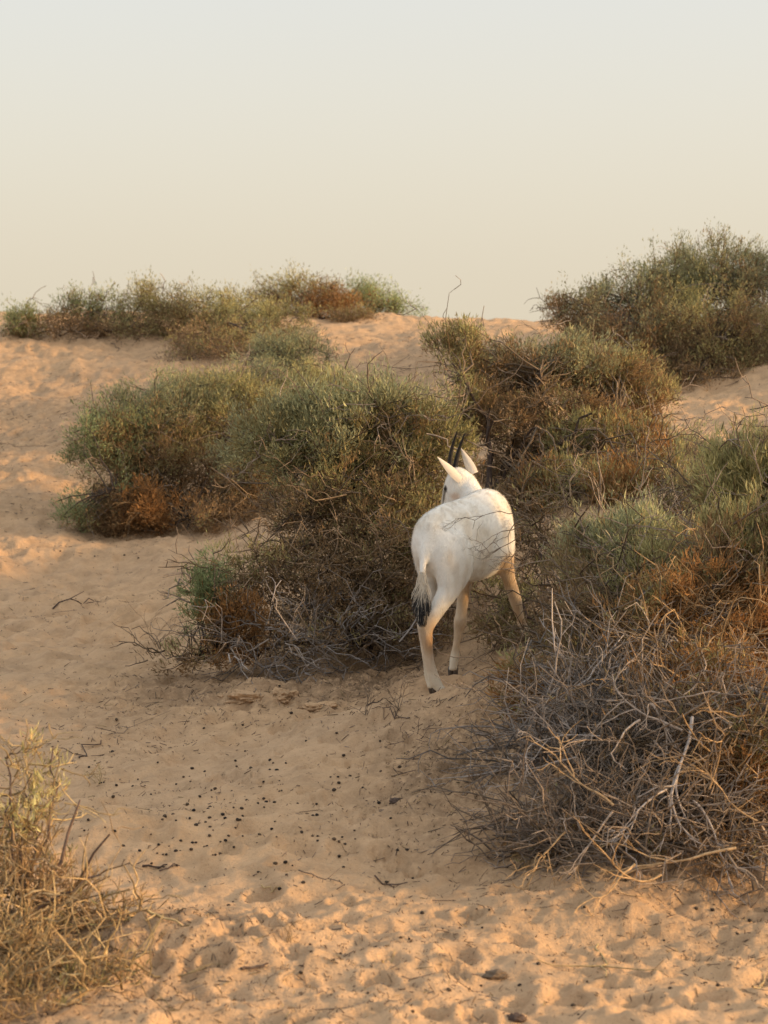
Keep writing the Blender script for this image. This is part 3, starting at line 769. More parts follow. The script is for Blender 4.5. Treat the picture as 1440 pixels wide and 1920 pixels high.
def hide_material():
    m, n, l, out = new_mat('antelope_hide')
    at = n.new('ShaderNodeAttribute'); at.attribute_name = 'tint'
    g = n.new('ShaderNodeNewGeometry')
    t = n.new('ShaderNodeTexNoise'); t.inputs['Scale'].default_value = 14; t.inputs['Detail'].default_value = 5; l.new(g.outputs['Position'], t.inputs[0])
    r = ramp(n, [(0.30, (0.70, 0.65, 0.57, 1)), (0.52, g1(1.0))]); l.new(t.outputs[0], r.inputs[0])
    mx = n.new('ShaderNodeMix'); mx.data_type = 'RGBA'; mx.blend_type = 'MULTIPLY'; mx.inputs[0].default_value = 0.55
    l.new(at.outputs['Color'], mx.inputs[6]); l.new(r.outputs[0], mx.inputs[7])
    b = n.new('ShaderNodeBsdfPrincipled'); b.inputs['Roughness'].default_value = 0.75; b.inputs['Specular IOR Level'].default_value = 0.2
    b.inputs['Sheen Weight'].default_value = 0.15
    l.new(mx.outputs[2], b.inputs['Base Color'])
    mp = n.new('ShaderNodeMapping'); mp.inputs['Scale'].default_value = (260, 260, 60); l.new(g.outputs['Position'], mp.inputs[0])
    f = n.new('ShaderNodeTexNoise'); f.inputs['Scale'].default_value = 1.0; f.inputs['Detail'].default_value = 3; l.new(mp.outputs[0], f.inputs[0])
    bp = n.new('ShaderNodeBump'); bp.inputs['Strength'].default_value = 0.6; bp.inputs['Distance'].default_value = 0.006; l.new(f.outputs[0], bp.inputs['Height'])
    l.new(bp.outputs[0], b.inputs['Normal']); l.new(b.outputs[0], out.inputs[0])
    return m
M_HIDE = hide_material()
M_HAIR = tint_material('tail_hair', 0.0, 0.6)
M_HORN = tint_material('horn', 0.0, 0.45, 90.0)

def build_oryx():
    root = thing('antelope', 'young white antelope standing among the shrubs with its head turned back left', 'antelope', ORY_BASE)
    bm = bmesh.new()
    def tor(s, top, bot, w, shift=0.0):
        p = OC + OF * s + OR * shift
        return (p[0], p[1], (top + bot) / 2, w, (top - bot) / 2)
    loft(bm, [tor(-.395, .945, .85, .03), tor(-.375, .985, .80, .060), tor(-.32, 1.018, .74, .088), tor(-.21, 1.037, .695, .110), tor(-.08, 1.048, .684, .128),
              tor(.05, 1.064, .662, .140), tor(.16, 1.084, .660, .138), tor(.26, 1.102, .675, .126), tor(.34, 1.082, .712, .104), tor(.41, .99, .79, .055)], OR, 28)
    def leg(rows, ref=OR): loft(bm, rows, ref, 16)
    def R_(px, py, Y, a, b): return (*P(px, py, Y), a, b)
    legs = {}
    legs['hr'] = [(.300, 10.06, .90, .065, .12), (.318, 10.04, .82, .072, .128), R_(860, 1062, 10.05, .062, .105), R_(842, 1104, 10.0, .044, .068), R_(820, 1142, 9.95, .033, .046), R_(801, 1176, 9.93, .029, .038),
                  R_(801, 1204, 9.94, .025, .029), R_(806, 1242, 9.955, .0215, .024), R_(815, 1276, 9.97, .027, .029), R_(826, 1292, 9.97, .021, .022), R_(833, 1300, 9.975, .024, .026)]
    legs['hl'] = [(.210, 10.14, .86, .05, .09), (.205, 10.15, .79, .055, .095), (.235, 10.20, .70, .05, .07), (.215, 10.16, .60, .034, .045), R_(803, 1148, 10.12, .028, .036), R_(795, 1178, 10.11, .026, .033),
                  R_(796, 1206, 10.11, .021, .025), R_(800, 1238, 10.11, .019, .021), R_(805, 1268, 10.11, .023, .025), R_(808, 1282, 10.10, .020, .021), R_(810, 1289, 10.10, .023, .024)]
    legs['fl'] = [(.43, 10.56, .86, .05, .10), (.415, 10.57, .75, .05, .08), R_(873, 1080, 10.57, .042, .052), R_(869, 1115, 10.575, .031, .035), R_(865, 1148, 10.58, .027, .029), R_(863, 1166, 10.58, .033, .035),
                  R_(859, 1186, 10.59, .022, .023), R_(855, 1212, 10.595, .0175, .019), R_(852, 1234, 10.6, .023, .024), R_(850, 1248, 10.6, .020, .021), R_(849, 1257, 10.6, .023, .024)]
    legs['fr'] = [(.545, 10.48, .90, .05, .11), (.572, 10.475, .82, .05, .085), R_(946, 1046, 10.48, .048, .058), R_(953, 1080, 10.53, .036, .041), R_(962, 1110, 10.59, .030, .032), R_(967, 1126, 10.62, .031, .033),
                  R_(972, 1146, 10.66, .023, .024), R_(980, 1170, 10.71, .019, .020), R_(986, 1184, 10.75, .025, .026), R_(990, 1193, 10.78, .021, .022), R_(993, 1199, 10.8, .024, .025)]
    for k in legs: leg(legs[k])
    # hamstrings running from the pin bones down into the gaskin
    loft(bm, [(.250, 10.01, .93, .05, .05), (.250, 9.995, .86, .062, .058), (.268, 9.99, .78, .055, .060), (.285, 9.985, .70, .044, .052), (*P(838, 1112, 9.98), .032, .040)], OR, 14)
    loft(bm, [(.205, 10.06, .92, .045, .05), (.185, 10.05, .85, .052, .056), (.195, 10.06, .77, .048, .055), (.205, 10.09, .68, .038, .045), (*P(812, 1125, 10.1), .030, .038)], OR, 14)
    # points of the hocks
    for dx_, dY in ((0, 0), (-4, .18)):
        loft(bm, [R_(812 + dx_, 1140, 9.935 + dY, .015, .017), R_(794 + dx_, 1166, 9.908 + dY, .018, .020), R_(795 + dx_, 1188, 9.92 + dY, .015, .017), R_(800 + dx_, 1206, 9.94 + dY, .012, .012)], OR, 10)
    # neck bending up and left, head pointing away and down
    hd = np.array([-.30, .27, -.915]); hd /= np.linalg.norm(hd)
    hl = np.array([-.66, -.75, 0.0])
    hc = np.array([.365, 10.775, 1.122])
    loft(bm, [(.49, 10.54, .84, .09, .13), (.475, 10.64, .90, .078, .11), (.448, 10.725, .985, .066, .086), (.418, 10.765, 1.06, .058, .072), (.390, 10.785, 1.118, .054, .062), (.372, 10.79, 1.148, .035, .04)], hl, 20)
    def hr_(t, w, h, lift=0.0):
        p = hc + hd * t + np.array([.2, -.18, -.06]) * lift
        return (*p, w, h)
    loft(bm, [hr_(-.062, .030, .030), hr_(-.045, .047, .046), hr_(-.005, .057, .060), hr_(.045, .058, .060), hr_(.095, .048, .054), hr_(.15, .036, .044), hr_(.205, .031, .038), hr_(.245, .027, .031), hr_(.262, .014, .016)], hl, 20)
    # tail core
    loft(bm, [R_(800, 985, 10.05, .024, .024), R_(796, 1020, 9.965, .026, .026), R_(793, 1055, 9.93, .024, .022), R_(792, 1090, 9.90, .020, .018), R_(793, 1118, 9.89, .010, .010)], OR, 10)
    # brow ridge over the near eye and cheek
    me0 = bpy.data.meshes.new('antelope_cage'); bmesh.ops.recalc_face_normals(bm, faces=bm.faces); bm.to_mesh(me0); bm.free()
    tmp = bpy.data.objects.new('antelope_cage', me0); col.objects.link(tmp)
    md = tmp.modifiers.new('r', 'REMESH'); md.mode = 'VOXEL'; md.voxel_size = 0.0078; md.use_smooth_shade = True
    ms = tmp.modifiers.new('s', 'SMOOTH'); ms.factor = 0.5; ms.iterations = 5
    bpy.context.view_layer.update()
    dg = bpy.context.evaluated_depsgraph_get()
    me = bpy.data.meshes.new_from_object(tmp.evaluated_get(dg))
    bpy.data.objects.remove(tmp); bpy.data.meshes.remove(me0)
    me.name = 'antelope_body'
    n = len(me.vertices); v = np.empty(n * 3, np.float32); me.vertices.foreach_get('co', v); v = v.reshape(-1, 3).astype(float)
    # melt the limbs into the trunk
    e = np.empty(len(me.edges) * 2, np.int32); me.edges.foreach_get('vertices', e); e = e.reshape(-1, 2)
    deg = np.bincount(e.ravel(), minlength=n)[:, None]
    soft = (sstep(.60, .70, v[:, 2]) * (1 - sstep(10.66, 10.72, v[:, 1]) * (v[:, 2] > .98)))[:, None]
    v_in = v.copy()
    for _ in range(34):
        acc = np.zeros_like(v)
        for ax_ in range(3):
            acc[:, ax_] = np.bincount(e[:, 0], v[e[:, 1], ax_], n) + np.bincount(e[:, 1], v[e[:, 0], ax_], n)
        v = v + soft * 0.55 * (acc / deg - v)
    me.vertices.foreach_set('co', v.astype(np.float32).ravel()); me.update()
    nr = np.empty(n * 3, np.float32); me.vertices.foreach_get('normal', nr); nr = nr.reshape(-1, 3).astype(float)
    rel = v - OC; ss = rel @ OF; rr_ = rel @ OR; disp = np.zeros(n)
    def swell(s0, r0, z0, rad, amt):
        nonlocal disp
        for sg in (-1, 1):
            d2 = ((ss - s0) / rad[0]) ** 2 + ((rr_ - sg * r0) / rad[1]) ** 2 + ((v[:, 2] - z0) / rad[2]) ** 2
            disp = disp + amt * np.exp(-d2)
    swell(-.12, .105, 1.0, (.035, .05, .03), .016)      # hip bone
    swell(-.36, .055, .965, (.03, .03, .03), .010)       # pin bone
    swell(-.04, .13, .90, (.055, .06, .10), -.016)       # flank hollow
    swell(-.26, .10, .90, (.05, .06, .09), .010)         # thigh muscle
    swell(-.20, .11, .80, (.02, .06, .08), -.007)        # groove behind it
    swell(.26, .12, .93, (.06, .06, .10), .014)          # shoulder blade
    swell(.17, .14, .92, (.025, .06, .12), -.009)        # groove behind shoulder
    swell(-.05, .0, 1.04, (.30, .022, .04), .005)        # spine
    for q_ in range(6): swell(.02 + .028 * q_, .15, .84 - .004 * q_, (.007, .06, .10), .0022)
    v = v + nr * disp[:, None]
    # colours of the coat
    WHITE = np.array([.84, .83, .795]); TAN = np.array([.56, .41, .26]); RUST = np.array([.42, .25, .12]); CREAM = np.array([.74, .67, .55])
    c = np.repeat(WHITE[None], n, 0)
    nz = noise3(v * 18, 5) - 0.5
    def dist_to(rows):
        pts = catmull(np.array(rows)[:, :3], 4)
        return np.min(np.linalg.norm(v[:, None] - pts[None], axis=2), axis=1)
    def paint(m, colr):
        nonlocal c
        c = c * (1 - m[:, None]) + colr * m[:, None]
    z = v[:, 2]
    for k, z0, z1, amt in (('fr', .80, .74, 1.0), ('fl', .70, .60, 1.0), ('hr', .56, .46, .75), ('hl', .56, .46, .75)):
        d = dist_to(legs[k][2:])
        near = 1 - sstep(.055, .085, d)
        paint(near * sstep(z0, z1, z + nz * .05) * amt, TAN)
        foot = legs[k][-1][2]
        paint(near * (1 - sstep(foot + .07, foot + .12, z + nz * .02)), CREAM)
    # darker rusty hock patch and knee
    hk = np.array(P(803, 1190, 9.91)); paint(0.85 * (1 - sstep(.03, .075, np.linalg.norm((v - hk) * [1, 1, .6], axis=1) + nz * .02)), RUST)
    hk = np.array(P(862, 1172, 10.56)); paint(0.4 * (1 - sstep(.02, .06, np.linalg.norm(v - hk, axis=1))), RUST)
    eye = hc + hd * .043 + hl * .050 + np.array([-.016, .014, .0])
    es = eye + hd * .10 + hl * -.006
    ab = es - eye; tt = np.clip(((v - eye) @ ab) / (ab @ ab), 0, 1); dl = np.linalg.norm(v - (eye + tt[:, None] * ab), axis=1)
    paint(1 - sstep(.007, .013, dl + nz * .004), np.array([.02, .018, .016]))
    paint(1 - sstep(.012, .020, np.linalg.norm(v - eye, axis=1) + nz * .006), np.array([.02, .018, .016]))
    ck = hc + hd * .085 + hl * .045 + np.array([.04, -.03, 0]); paint(0.55 * (1 - sstep(.01, .035, np.linalg.norm(v - ck, axis=1))), np.array([.62, .40, .25]))
    # dusty stains low on the rump and flank
    st = sstep(.50, .78, noise3(v * 8 + 3, 8) * .7 + noise3(v * 25 + 3, 18) * .3) * 0.5; paint(st, np.array([.68, .60, .48]))
    paint(sstep(.62, .85, noise3(v * [30, 30, 12] + 9, 28)) * .35, np.array([.60, .53, .44]))
    at = me.attributes.new('tint', 'FLOAT_COLOR', 'POINT'); c4 = np.ones((n, 4), np.float32); c4[:, :3] = c; at.data.foreach_set('color', c4.ravel())
    me.vertices.foreach_set('co', (v - ORY_BASE).astype(np.float32).ravel())
    me.update()
    me.materials.clear()
    link('body', me, M_HIDE, root)
    # short coat: fine hairs lying back along the body
    rh = np.random.default_rng(9)
    me.calc_loop_triangles()
    tl = np.empty(len(me.loop_triangles) * 3, np.int32); me.loop_triangles.foreach_get('vertices', tl); tl = tl.reshape(-1, 3)
    ar = np.linalg.norm(np.cross(v[tl[:, 1]] - v[tl[:, 0]], v[tl[:, 2]] - v[tl[:, 0]]), axis=1)
    ti = rh.choice(len(tl), 46000, p=ar / ar.sum())
    w3 = rh.dirichlet((1, 1, 1), len(ti))
    hp = np.einsum('nk,nkd->nd', w3, v[tl[ti]]); hn = norm(np.einsum('nk,nkd->nd', w3, nr[tl[ti]])); hcl = np.einsum('nk,nkd->nd', w3, c[tl[ti]])
    sweep = np.where((hp[:, 2] > .72)[:, None], -OF * .7 + np.array([0, 0, -.55]), np.array([0, 0, -1.0]))
    sweep = sweep + (noise3(hp * 12, 31) - .5)[:, None] * np.array([1.2, .6, .4])
    hd_ = norm(norm(sweep - (sweep * hn).sum(1, keepdims=True) * hn) + hn * .30 + rh.normal(size=hp.shape) * .16)
    hl_ = rh.uniform(.008, .017, len(hp)) * np.where(hp[:, 2] < .6, .6, 1)
    sd_ = norm(np.cross(hd_, hn)) * .0009
    hv = np.stack([hp - sd_, hp + sd_, hp + hd_ * hl_[:, None]], 1).reshape(-1, 3) - ORY_BASE
    link('coat', mesh_np('coat', hv, tris=np.arange(len(hv)).reshape(-1, 3), colors=np.repeat(hcl * rh.uniform(.86, 1.06, (len(hp), 1)), 3, axis=0)), M_HAIR, root, 'stuff')
    # hooves: cloven, two wedge toes each
    for k in legs:
        f = np.array(legs[k][-1][:3]); pr = np.array(legs[k][-2][:3])
        fw = norm((f - pr) * [1, 1, 0]) * 0.3 + OF * 0.7; fw = norm(fw)
        if k == 'hr': fw = norm(np.array([.85, -.35, 0]))
        rt = np.array([fw[1], -fw[0], 0])
        b = bmesh.new()
        gz = hgt(f[0], f[1])
        for s in (-1, 1):
            o = f + rt * s * .011
            rows = [(*(o + fw * .006 + np.array([0, 0, .012])), .0125, .018), (*(o + fw * .016 + np.array([0, 0, -.004])), .0145, .027), (*(np.append((o + fw * .028)[:2], min(gz - .004, f[2] - .016))), .0125, .026)]
            loft(b, rows, rt, 10, 4)
        m_ = bpy.data.meshes.new('hoof'); b.to_mesh(m_); b.free()
        for vv in m_.vertices: vv.co -= Vector(ORY_BASE)
        for pl in m_.polygons: pl.use_smooth = True
        a_ = m_.attributes.new('tint', 'FLOAT_COLOR', 'POINT')
        for d_ in a_.data: d_.color = (.10, .08, .065, 1)
        link('hoof', m_, M_HORN, root)
    # horns
    for b0, b1, b2 in ((P(843, 874, 10.77), P(847, 842, 10.765), P(857, 809, 10.74)), (P(853, 876, 10.79), P(860, 845, 10.785), P(872, 812, 10.76))):
        pth = catmull([b0, b1, b2], 8)[None]
        kk = pth.shape[1]
        rad = (np.linspace(.0145, .0035, kk) * (1 + .06 * np.sin(np.arange(kk) * 2.4)))[None]
        vv, qq, cc = tubes(pth, rad, 10, np.array([[.018, .016, .015]]))
        link('horn', mesh_np('horn', vv - ORY_BASE, quads=qq, colors=cc), M_HORN, root)
    # ears: cupped leaf shapes with thickness
    def ear(base, tip, face, w, cup):
        ax = tip - base; Ln = np.linalg.norm(ax); ax = ax / Ln
        face = norm(face - (face @ ax) * ax); sd = np.cross(ax, face)
        nu, nv_ = 14, 11
        vs = []
        for layer in (0, 1):
            for i in range(nu):
                t = i / (nu - 1)
                ww = w * (math.sin(math.pi * min(1, (0.22 + 0.78 * t) ** 0.72)) ** 0.95) * (1.06 if t < .9 else .9) * (1 if t < .97 else .5) + .002
                for j in range(nv_):
                    u = j / (nv_ - 1) * 2 - 1
                    p = base + ax * Ln * t + sd * ww * u - face * cup * ww * (u * u) + face * .02 * math.sin(t * 2.4) * Ln
                    p = p - face * (layer * .006 * (1 - .8 * abs(u)) * (1 - .6 * t))
                    vs.append(p)
        vs = np.array(vs); qs = []
        for layer in (0, 1):
            o = layer * nu * nv_
            for i in range(nu - 1):
                for j in range(nv_ - 1):
                    a = o + i * nv_ + j; q = [a, a + 1, a + nv_ + 1, a + nv_]
                    qs.append(q if layer == 0 else q[::-1])
        tcol = np.linspace(0, 1, nu).repeat(nv_); tcol = np.tile(tcol, 2)[:, None]
        cc = np.array([[.78, .72, .63]]) * (1 - tcol) + np.array([[.76, .70, .62]]) * tcol
        edge = np.tile(np.abs(np.linspace(-1, 1, nv_)), nu * 2)[:, None] ** 3
        cc = cc * (1 - .12 * edge) + np.array([[.72, .55, .42]]) * .12 * edge
        link('ear', mesh_np('ear', vs - ORY_BASE, quads=qs, colors=cc), M_EAR, root)
    ear(P(866, 897, 10.715), P(820, 857, 10.68), np.array([.35, -.75, .55]), .026, .45)
    ear(P(888, 888, 10.765), P(864, 840, 10.80), np.array([-.15, -.95, .1]), .021, .5)
    # near eye
    be = bmesh.new(); bmesh.ops.create_uvsphere(be, u_segments=12, v_segments=8, radius=.011)
    em = bpy.data.meshes.new('eye'); be.to_mesh(em); be.free()
    for pl in em.polygons: pl.use_smooth = True
    a_ = em.attributes.new('tint', 'FLOAT_COLOR', 'POINT')
    for d_ in a_.data: d_.color = (.012, .010, .009, 1)
    for vv in em.vertices: vv.co += Vector(eye - ORY_BASE + hl * -.004)
    link('eye', em, M_HORN, root)
    # tail tuft
    r = np.random.default_rng(5)
    N = 900
    core = catmull([P(792, 1072, 9.91), P(792, 1098, 9.895), P(793, 1120, 9.885)], 10)
    k = r.integers(0, len(core), N)
    A = core[k] + norm(r.normal(size=(N, 3))) * .016 * np.array([1, 1, .3])
    lev = r.beta(2.2, 1.2, N)
    py = 1106 + 70 * lev
    half = 19 * np.clip(1.12 - 0.75 * np.abs(lev - .30) - .55 * np.maximum(lev - .5, 0), .2, 1)
    off_ = np.clip(r.normal(size=N) * .55, -1, 1)
    B = np.array([P(790 + 1.5 * l_ + o_ * h_, y_, 9.885 + d_) for l_, o_, h_, y_, d_ in zip(lev, off_, half, py, r.normal(size=N) * .014)])
    K = 7
    Cm = A * .5 + B * .5; Cm[:, 0] += (B[:, 0] - A[:, 0]) * .35
    t = np.linspace(0, 1, K)[None, :, None]
    pth = (1 - t) ** 2 * A[:, None] + 2 * t * (1 - t) * Cm[:, None] + t ** 2 * B[:, None] + r.normal(size=(N, K, 3)) * .0012
    rad = np.linspace(.0020, .0008, K)[None] * np.ones((N, 1))
    vv, qq, _ = tubes(pth, rad, 3)
    zs = vv[:, 2]; z_d = P(790, 1124, 9.89)[2]
    dk = np.repeat(r.normal(size=N) * .022, K * 3)
    mk = sstep(z_d + .022, z_d - .022, zs + dk)[:, None]
    mk = mk * np.repeat(r.random(N) > .10, K * 3)[:, None]
    cc = np.array([[.74, .67, .56]]) * (1 - mk) + np.array([[.028, .030, .036]]) * mk
    link('tail_hair', mesh_np('tail_hair', vv - ORY_BASE, quads=qq, colors=cc), M_HAIR, root, 'stuff')
    return root

M_EAR = tint_material('antelope_ear', 0.25, 0.7)
build_oryx()

# ------------------------------------------------------------------ small things on the sand
def ground_at(px, py):
    px = np.asarray(px, float); py = np.asarray(py, float)
    Ys = np.geomspace(4.5, 40, 420)
    cx, cy = (px - 720.0) / FPX, (960.0 - py) / FPX
    c, s = math.cos(PITCH), math.sin(PITCH)
    dy, dz = c + cy * s, -s + cy * c
    X = (cx / dy)[:, None] * Ys[None]; Z = CAM_H + (dz / dy)[:, None] * Ys[None]; YY = np.repeat(Ys[None], len(px), 0)
    H = height(X.ravel(), YY.ravel()).reshape(X.shape)
    hit = (H >= Z).argmax(1)
    i = np.arange(len(px))
    return np.stack([X[i, hit], YY[i, hit], H[i, hit]], 1)

def fork(start, dirv, length, rad, depth, r, out, spread=0.6, flat=None, first=0.3, wig=0.18):
    """one crooked branch with side branches; fills out with (points, radii)"""
    n = 8
    p = np.array(start, float); d = norm(np.array(dirv, float))
    pts = [p.copy()]
    for i in range(n):
        d = norm(d + r.normal(size=3) * wig)
        if flat is not None: d = norm(d * flat)
        p = p + d * length / n; pts.append(p.copy())
        if depth > 0 and i / n >= first - .01 and r.random() < 0.75:
            nd = norm(d + r.normal(size=3) * spread)
            if flat is not None: nd = norm(nd * flat)
            fork(p, nd, length * r.uniform(.35, .6), rad * .6, depth - 1, r, out, spread, flat, first, wig)
    out.append((np.array(pts), np.linspace(rad, rad * .4, n + 1)))

def fork_mesh(name, out, base, colr, r):
    pa = np.array([o[0] for o in out]); ra = np.array([o[1] for o in out])
    v, q, c = tubes(pa, ra, 5, np.array(colr)[None] * r.uniform(.8, 1.25, (len(pa), 1)))
    return mesh_np(name, v - base, quads=q, colors=c)

# the bare sprays reaching across the antelope flank: branches of the bare shrub
bare = bpy.data.objects['bare_shrub']; bb = np.array(bare.location)
r = np.random.default_rng(77)
for (a, b, ln) in (((1000, 978, 9.97), (866, 994, 9.90), .33), ((985, 972, 9.97), (905, 972, 9.92), .19), ((985, 1000, 9.95), (925, 1030, 9.88), .19), ((980, 1015, 9.93), (950, 1060, 9.86), .13), ((985, 985, 9.95), (935, 1010, 9.9), .18)):
    out = []; A, B = P(*a), P(*b)
    fork(A, B - A, ln, .0026, 3, r, out, .75, np.array([1, .3, 1]), .45, .26)
    link('branch', fork_mesh('branch', out, bb, DUST * .75, r), M_WOOD, bare)

# bleached branches standing out on the dead heap
heap = bpy.data.objects['dead_shrub']; hb = np.array(heap.location)
for a, b, ln, rd, cl in (((1298, 1345, 7.35), (1300, 1500, 7.05), .42, .006, GREYW * 1.3), ((1220, 1320, 7.5), (1300, 1390, 7.2), .20, .005, DEAD * 1.4), ((1200, 1350, 7.4), (1165, 1440, 7.2), .22, .004, DEAD * 1.5),
                         ((1280, 1370, 7.3), (1100, 1290, 7.5), .40, .004, DEAD * 1.25), ((1380, 1590, 6.85), (1180, 1625, 6.75), .40, .0045, DEADY * 1.4), ((1150, 1510, 7.0), (1025, 1430, 7.1), .27, .0040, DEADY * 1.3),
                         ((1300, 1500, 7.05), (1400, 1640, 6.85), .32, .004, GREYW * 1.3), ((1150, 1520, 7.0), (1090, 1650, 6.85), .30, .0035, DEAD * 1.3), ((1250, 1480, 7.1), (1130, 1560, 6.9), .30, .0035, GREYW * 1.4),
                         ((1350, 1300, 7.4), (1240, 1290, 7.4), .25, .0035, DEAD * 1.2), ((1330, 1480, 7.0), (1390, 1400, 7.0), .25, .003, DEADY * 1.2), ((1190, 1620, 6.8), (1120, 1730, 6.6), .25, .0035, DEADY * 1.3),
                         ((1240, 1640, 6.8), (1110, 1700, 6.65), .26, .0035, DEADY * 1.3), ((1060, 1560, 7.0), (960, 1650, 6.9), .22, .003, DEADY * 1.1), ((1010, 1600, 7.0), (980, 1700, 6.75), .2, .0028, DEADY),
                         ((1080, 1420, 7.4), (960, 1440, 7.4), .25, .003, GREYW * 1.3), ((1130, 1380, 7.5), (1020, 1400, 7.5), .28, .003, GREYW * 1.3), ((1420, 1540, 6.9), (1290, 1500, 6.9), .3, .003, DEADY * 1.2)):
    out = []; A, B = P(*a), P(*b)
    fork(A, B - A, ln, rd * 1.15, 2, r, out, .55, None, .3, .15)
    link('branch', fork_mesh('branch', out, hb, cl, r), M_WOOD, heap)

# droppings
def pellet_mesh(seed):
    rr = np.random.default_rng(seed)
    b = bmesh.new(); bmesh.ops.create_icosphere(b, subdivisions=2, radius=1.0)
    for vv in b.verts:
        p = np.array(vv.co); k = 1 + .25 * (noise3((p * 1.6 + seed * 7)[None], seed)[0] - .5)
        vv.co = (p[0] * k * 1.25, p[1] * k, p[2] * k * .85)
    m_ = bpy.data.meshes.new('dropping'); b.to_mesh(m_); b.free()
    for pl in m_.polygons: pl.use_smooth = True
    a_ = m_.attributes.new('tint', 'FLOAT_COLOR', 'POINT')
    for d_ in a_.data: d_.color = (.045, .034, .026, 1)
    m_.materials.append(M_WOOD)
    return m_
pm = [pellet_mesh(s) for s in range(4)]
for k_, m_ in enumerate(pm):
    for d_ in m_.attributes['tint'].data: d_.color = ((.030, .024, .020, 1), (.06, .045, .033, 1), (.10, .070, .046, 1), (.045, .034, .026, 1))[k_]
r = np.random.default_rng(31)
px = np.concatenate([r.normal(420, 150, 80), r.uniform(120, 800, 45), r.uniform(560, 1430, 60), r.normal(230, 60, 22), r.normal(640, 90, 18)])
py = np.concatenate([r.normal(1530, 85, 80), r.uniform(1330, 1700, 45), r.uniform(1700, 1912, 60), r.normal(1060, 18, 22), r.normal(1530, 70, 18)])
ok = (px > 5) & (px < 1435) & ~((px > 930) & (py < 1700)) & ~((px < 250) & (py > 1600)) & ~((px > 780) & (py < 1640))
px = px[ok]; py = py[ok]
cl_k = r.integers(0, len(px) // 3, len(px)); near_ = r.random(len(px)) < .45
px = np.where(near_, px[cl_k] + r.normal(size=len(px)) * 16, px); py = np.where(near_, py[cl_k] + r.normal(size=len(px)) * 8, py)
gp = ground_at(px, py)
for i, g in enumerate(gp):
    o = bpy.data.objects.new('dropping', pm[i % 4]); col.objects.link(o)
    s = r.uniform(.0028, .0050) + .0035 * r.random() ** 2 * (1.0 if g[1] < 10 else 1.25)
    o.scale = (s, s, s); o.location = (g[0], g[1], g[2] + s * r.uniform(-.1, .6)); o.rotation_euler = (r.uniform(-.4, .4), r.uniform(-.4, .4), r.uniform(0, 6.3))
    tag(o, 'small dark round dropping lying loose on the sand', 'dropping', 'droppings scattered on the sand')

# fallen sticks
STICKS = [((100, 1143), (176, 1136), .0055, DARKW * 1.3, 'dark forked stick lying on the pale valley floor left of the wide shrub'),
          ((148, 1425), (190, 1385), .0035, DARKW * 1.6, 'thin dark curved stick on shaded sand beside the broom like shrub'),
          ((205, 1390), (262, 1352), .0022, DUST, 'wiry brown looped twig on shaded sand below the eroded bank'),
          ((268, 1628), (312, 1626), .0045, DARKW * 1.2, 'short dark stick lying flat at the edge of the lit sand'),
          ((300, 1640), (335, 1634), .0030, DARKW * 1.5, 'slim grey brown stick beside the short dark stick'),
          ((272, 1738), (354, 1742), .0045, STRAW * 1.1, 'pale straw coloured stick pointing out of the dry thicket'),
          ((455, 1835), (505, 1818), .0042, DARKW * 1.8, 'dark weathered stick in a lit footprint hollow'),
          ((560, 1640), (640, 1660), .0025, DUST, 'long thin brown twig on the sand near the lit hollow'),
          ((700, 1662), (762, 1658), .0030, DARKW * 1.8, 'bent dark twig on the lit sand below the antelope slope'),
          ((690, 1325), (716, 1316), .0040, DARKW * 1.5, 'stubby dark stick on the sand slope below the antelope hind legs'),
          ((1118, 1775), (1145, 1845), .0040, STRAW * .9, 'curved pale root like twig dangling from the dead heap to the lit sand'),
          ((1410, 1860), (1436, 1832), .0030, STRAW * 1.2, 'short bleached twig alone on the lit sand below the dead heap'),
          ((715, 1808), (740, 1794), .0025, STRAW * 1.1, 'tiny bleached curl of twig on the lit sand'),
          ((490, 1682), (528, 1670), .0025, STRAW * 1.2, 'pale splinter lying across the rim of the lit hollow'),
          ((770, 1350), (700, 1330), .0025, DARKW * 1.8, 'crooked dark twig on the slope under the stubby stick')]
for k, (a, b, rd, cl, lab) in enumerate(STICKS):
    g = ground_at(np.array([a[0], b[0]]), np.array([a[1], b[1]]))
    rr = np.random.default_rng(300 + k)
    n = 8; t = np.linspace(0, 1, n)[:, None]
    pts = g[:1] * (1 - t) + g[1:] * t
    pts = pts + rr.normal(size=pts.shape) * np.linalg.norm(g[1] - g[0]) * .03
    pts[:, 2] = height(pts[:, 0], pts[:, 1]) + rd * .7 + .006 * np.abs(np.sin(t[:, 0] * 5 + k))
    rads = np.linspace(rd, rd * .55, n)
    P_, R_2 = [pts], [rads]
    for q_ in range(2 if k in (0, 2, 8, 10) else 1):
        i = int(rr.integers(2, 6)); side = rr.normal(size=3) * [1, 1, .3]; side = norm(norm(pts[-1] - pts[0]) + side * .8)
        s_ = pts[i] + side * np.linspace(0, 1, n)[:, None] * np.linalg.norm(g[1] - g[0]) * .4
        s_[:, 2] = np.maximum(s_[:, 2], height(s_[:, 0], s_[:, 1]) + rd * .4)
        P_.append(s_); R_2.append(rads * .6)
    base = g[0]
    v, q, c = tubes(np.array(P_), np.array(R_2), 6, np.repeat(cl[None], len(P_), 0))
    o = link('fallen_stick', mesh_np('fallen_stick', v - base, quads=q, colors=c), M_WOOD, loc=base)
    tag(o, lab, 'stick', 'fallen sticks on the sand')

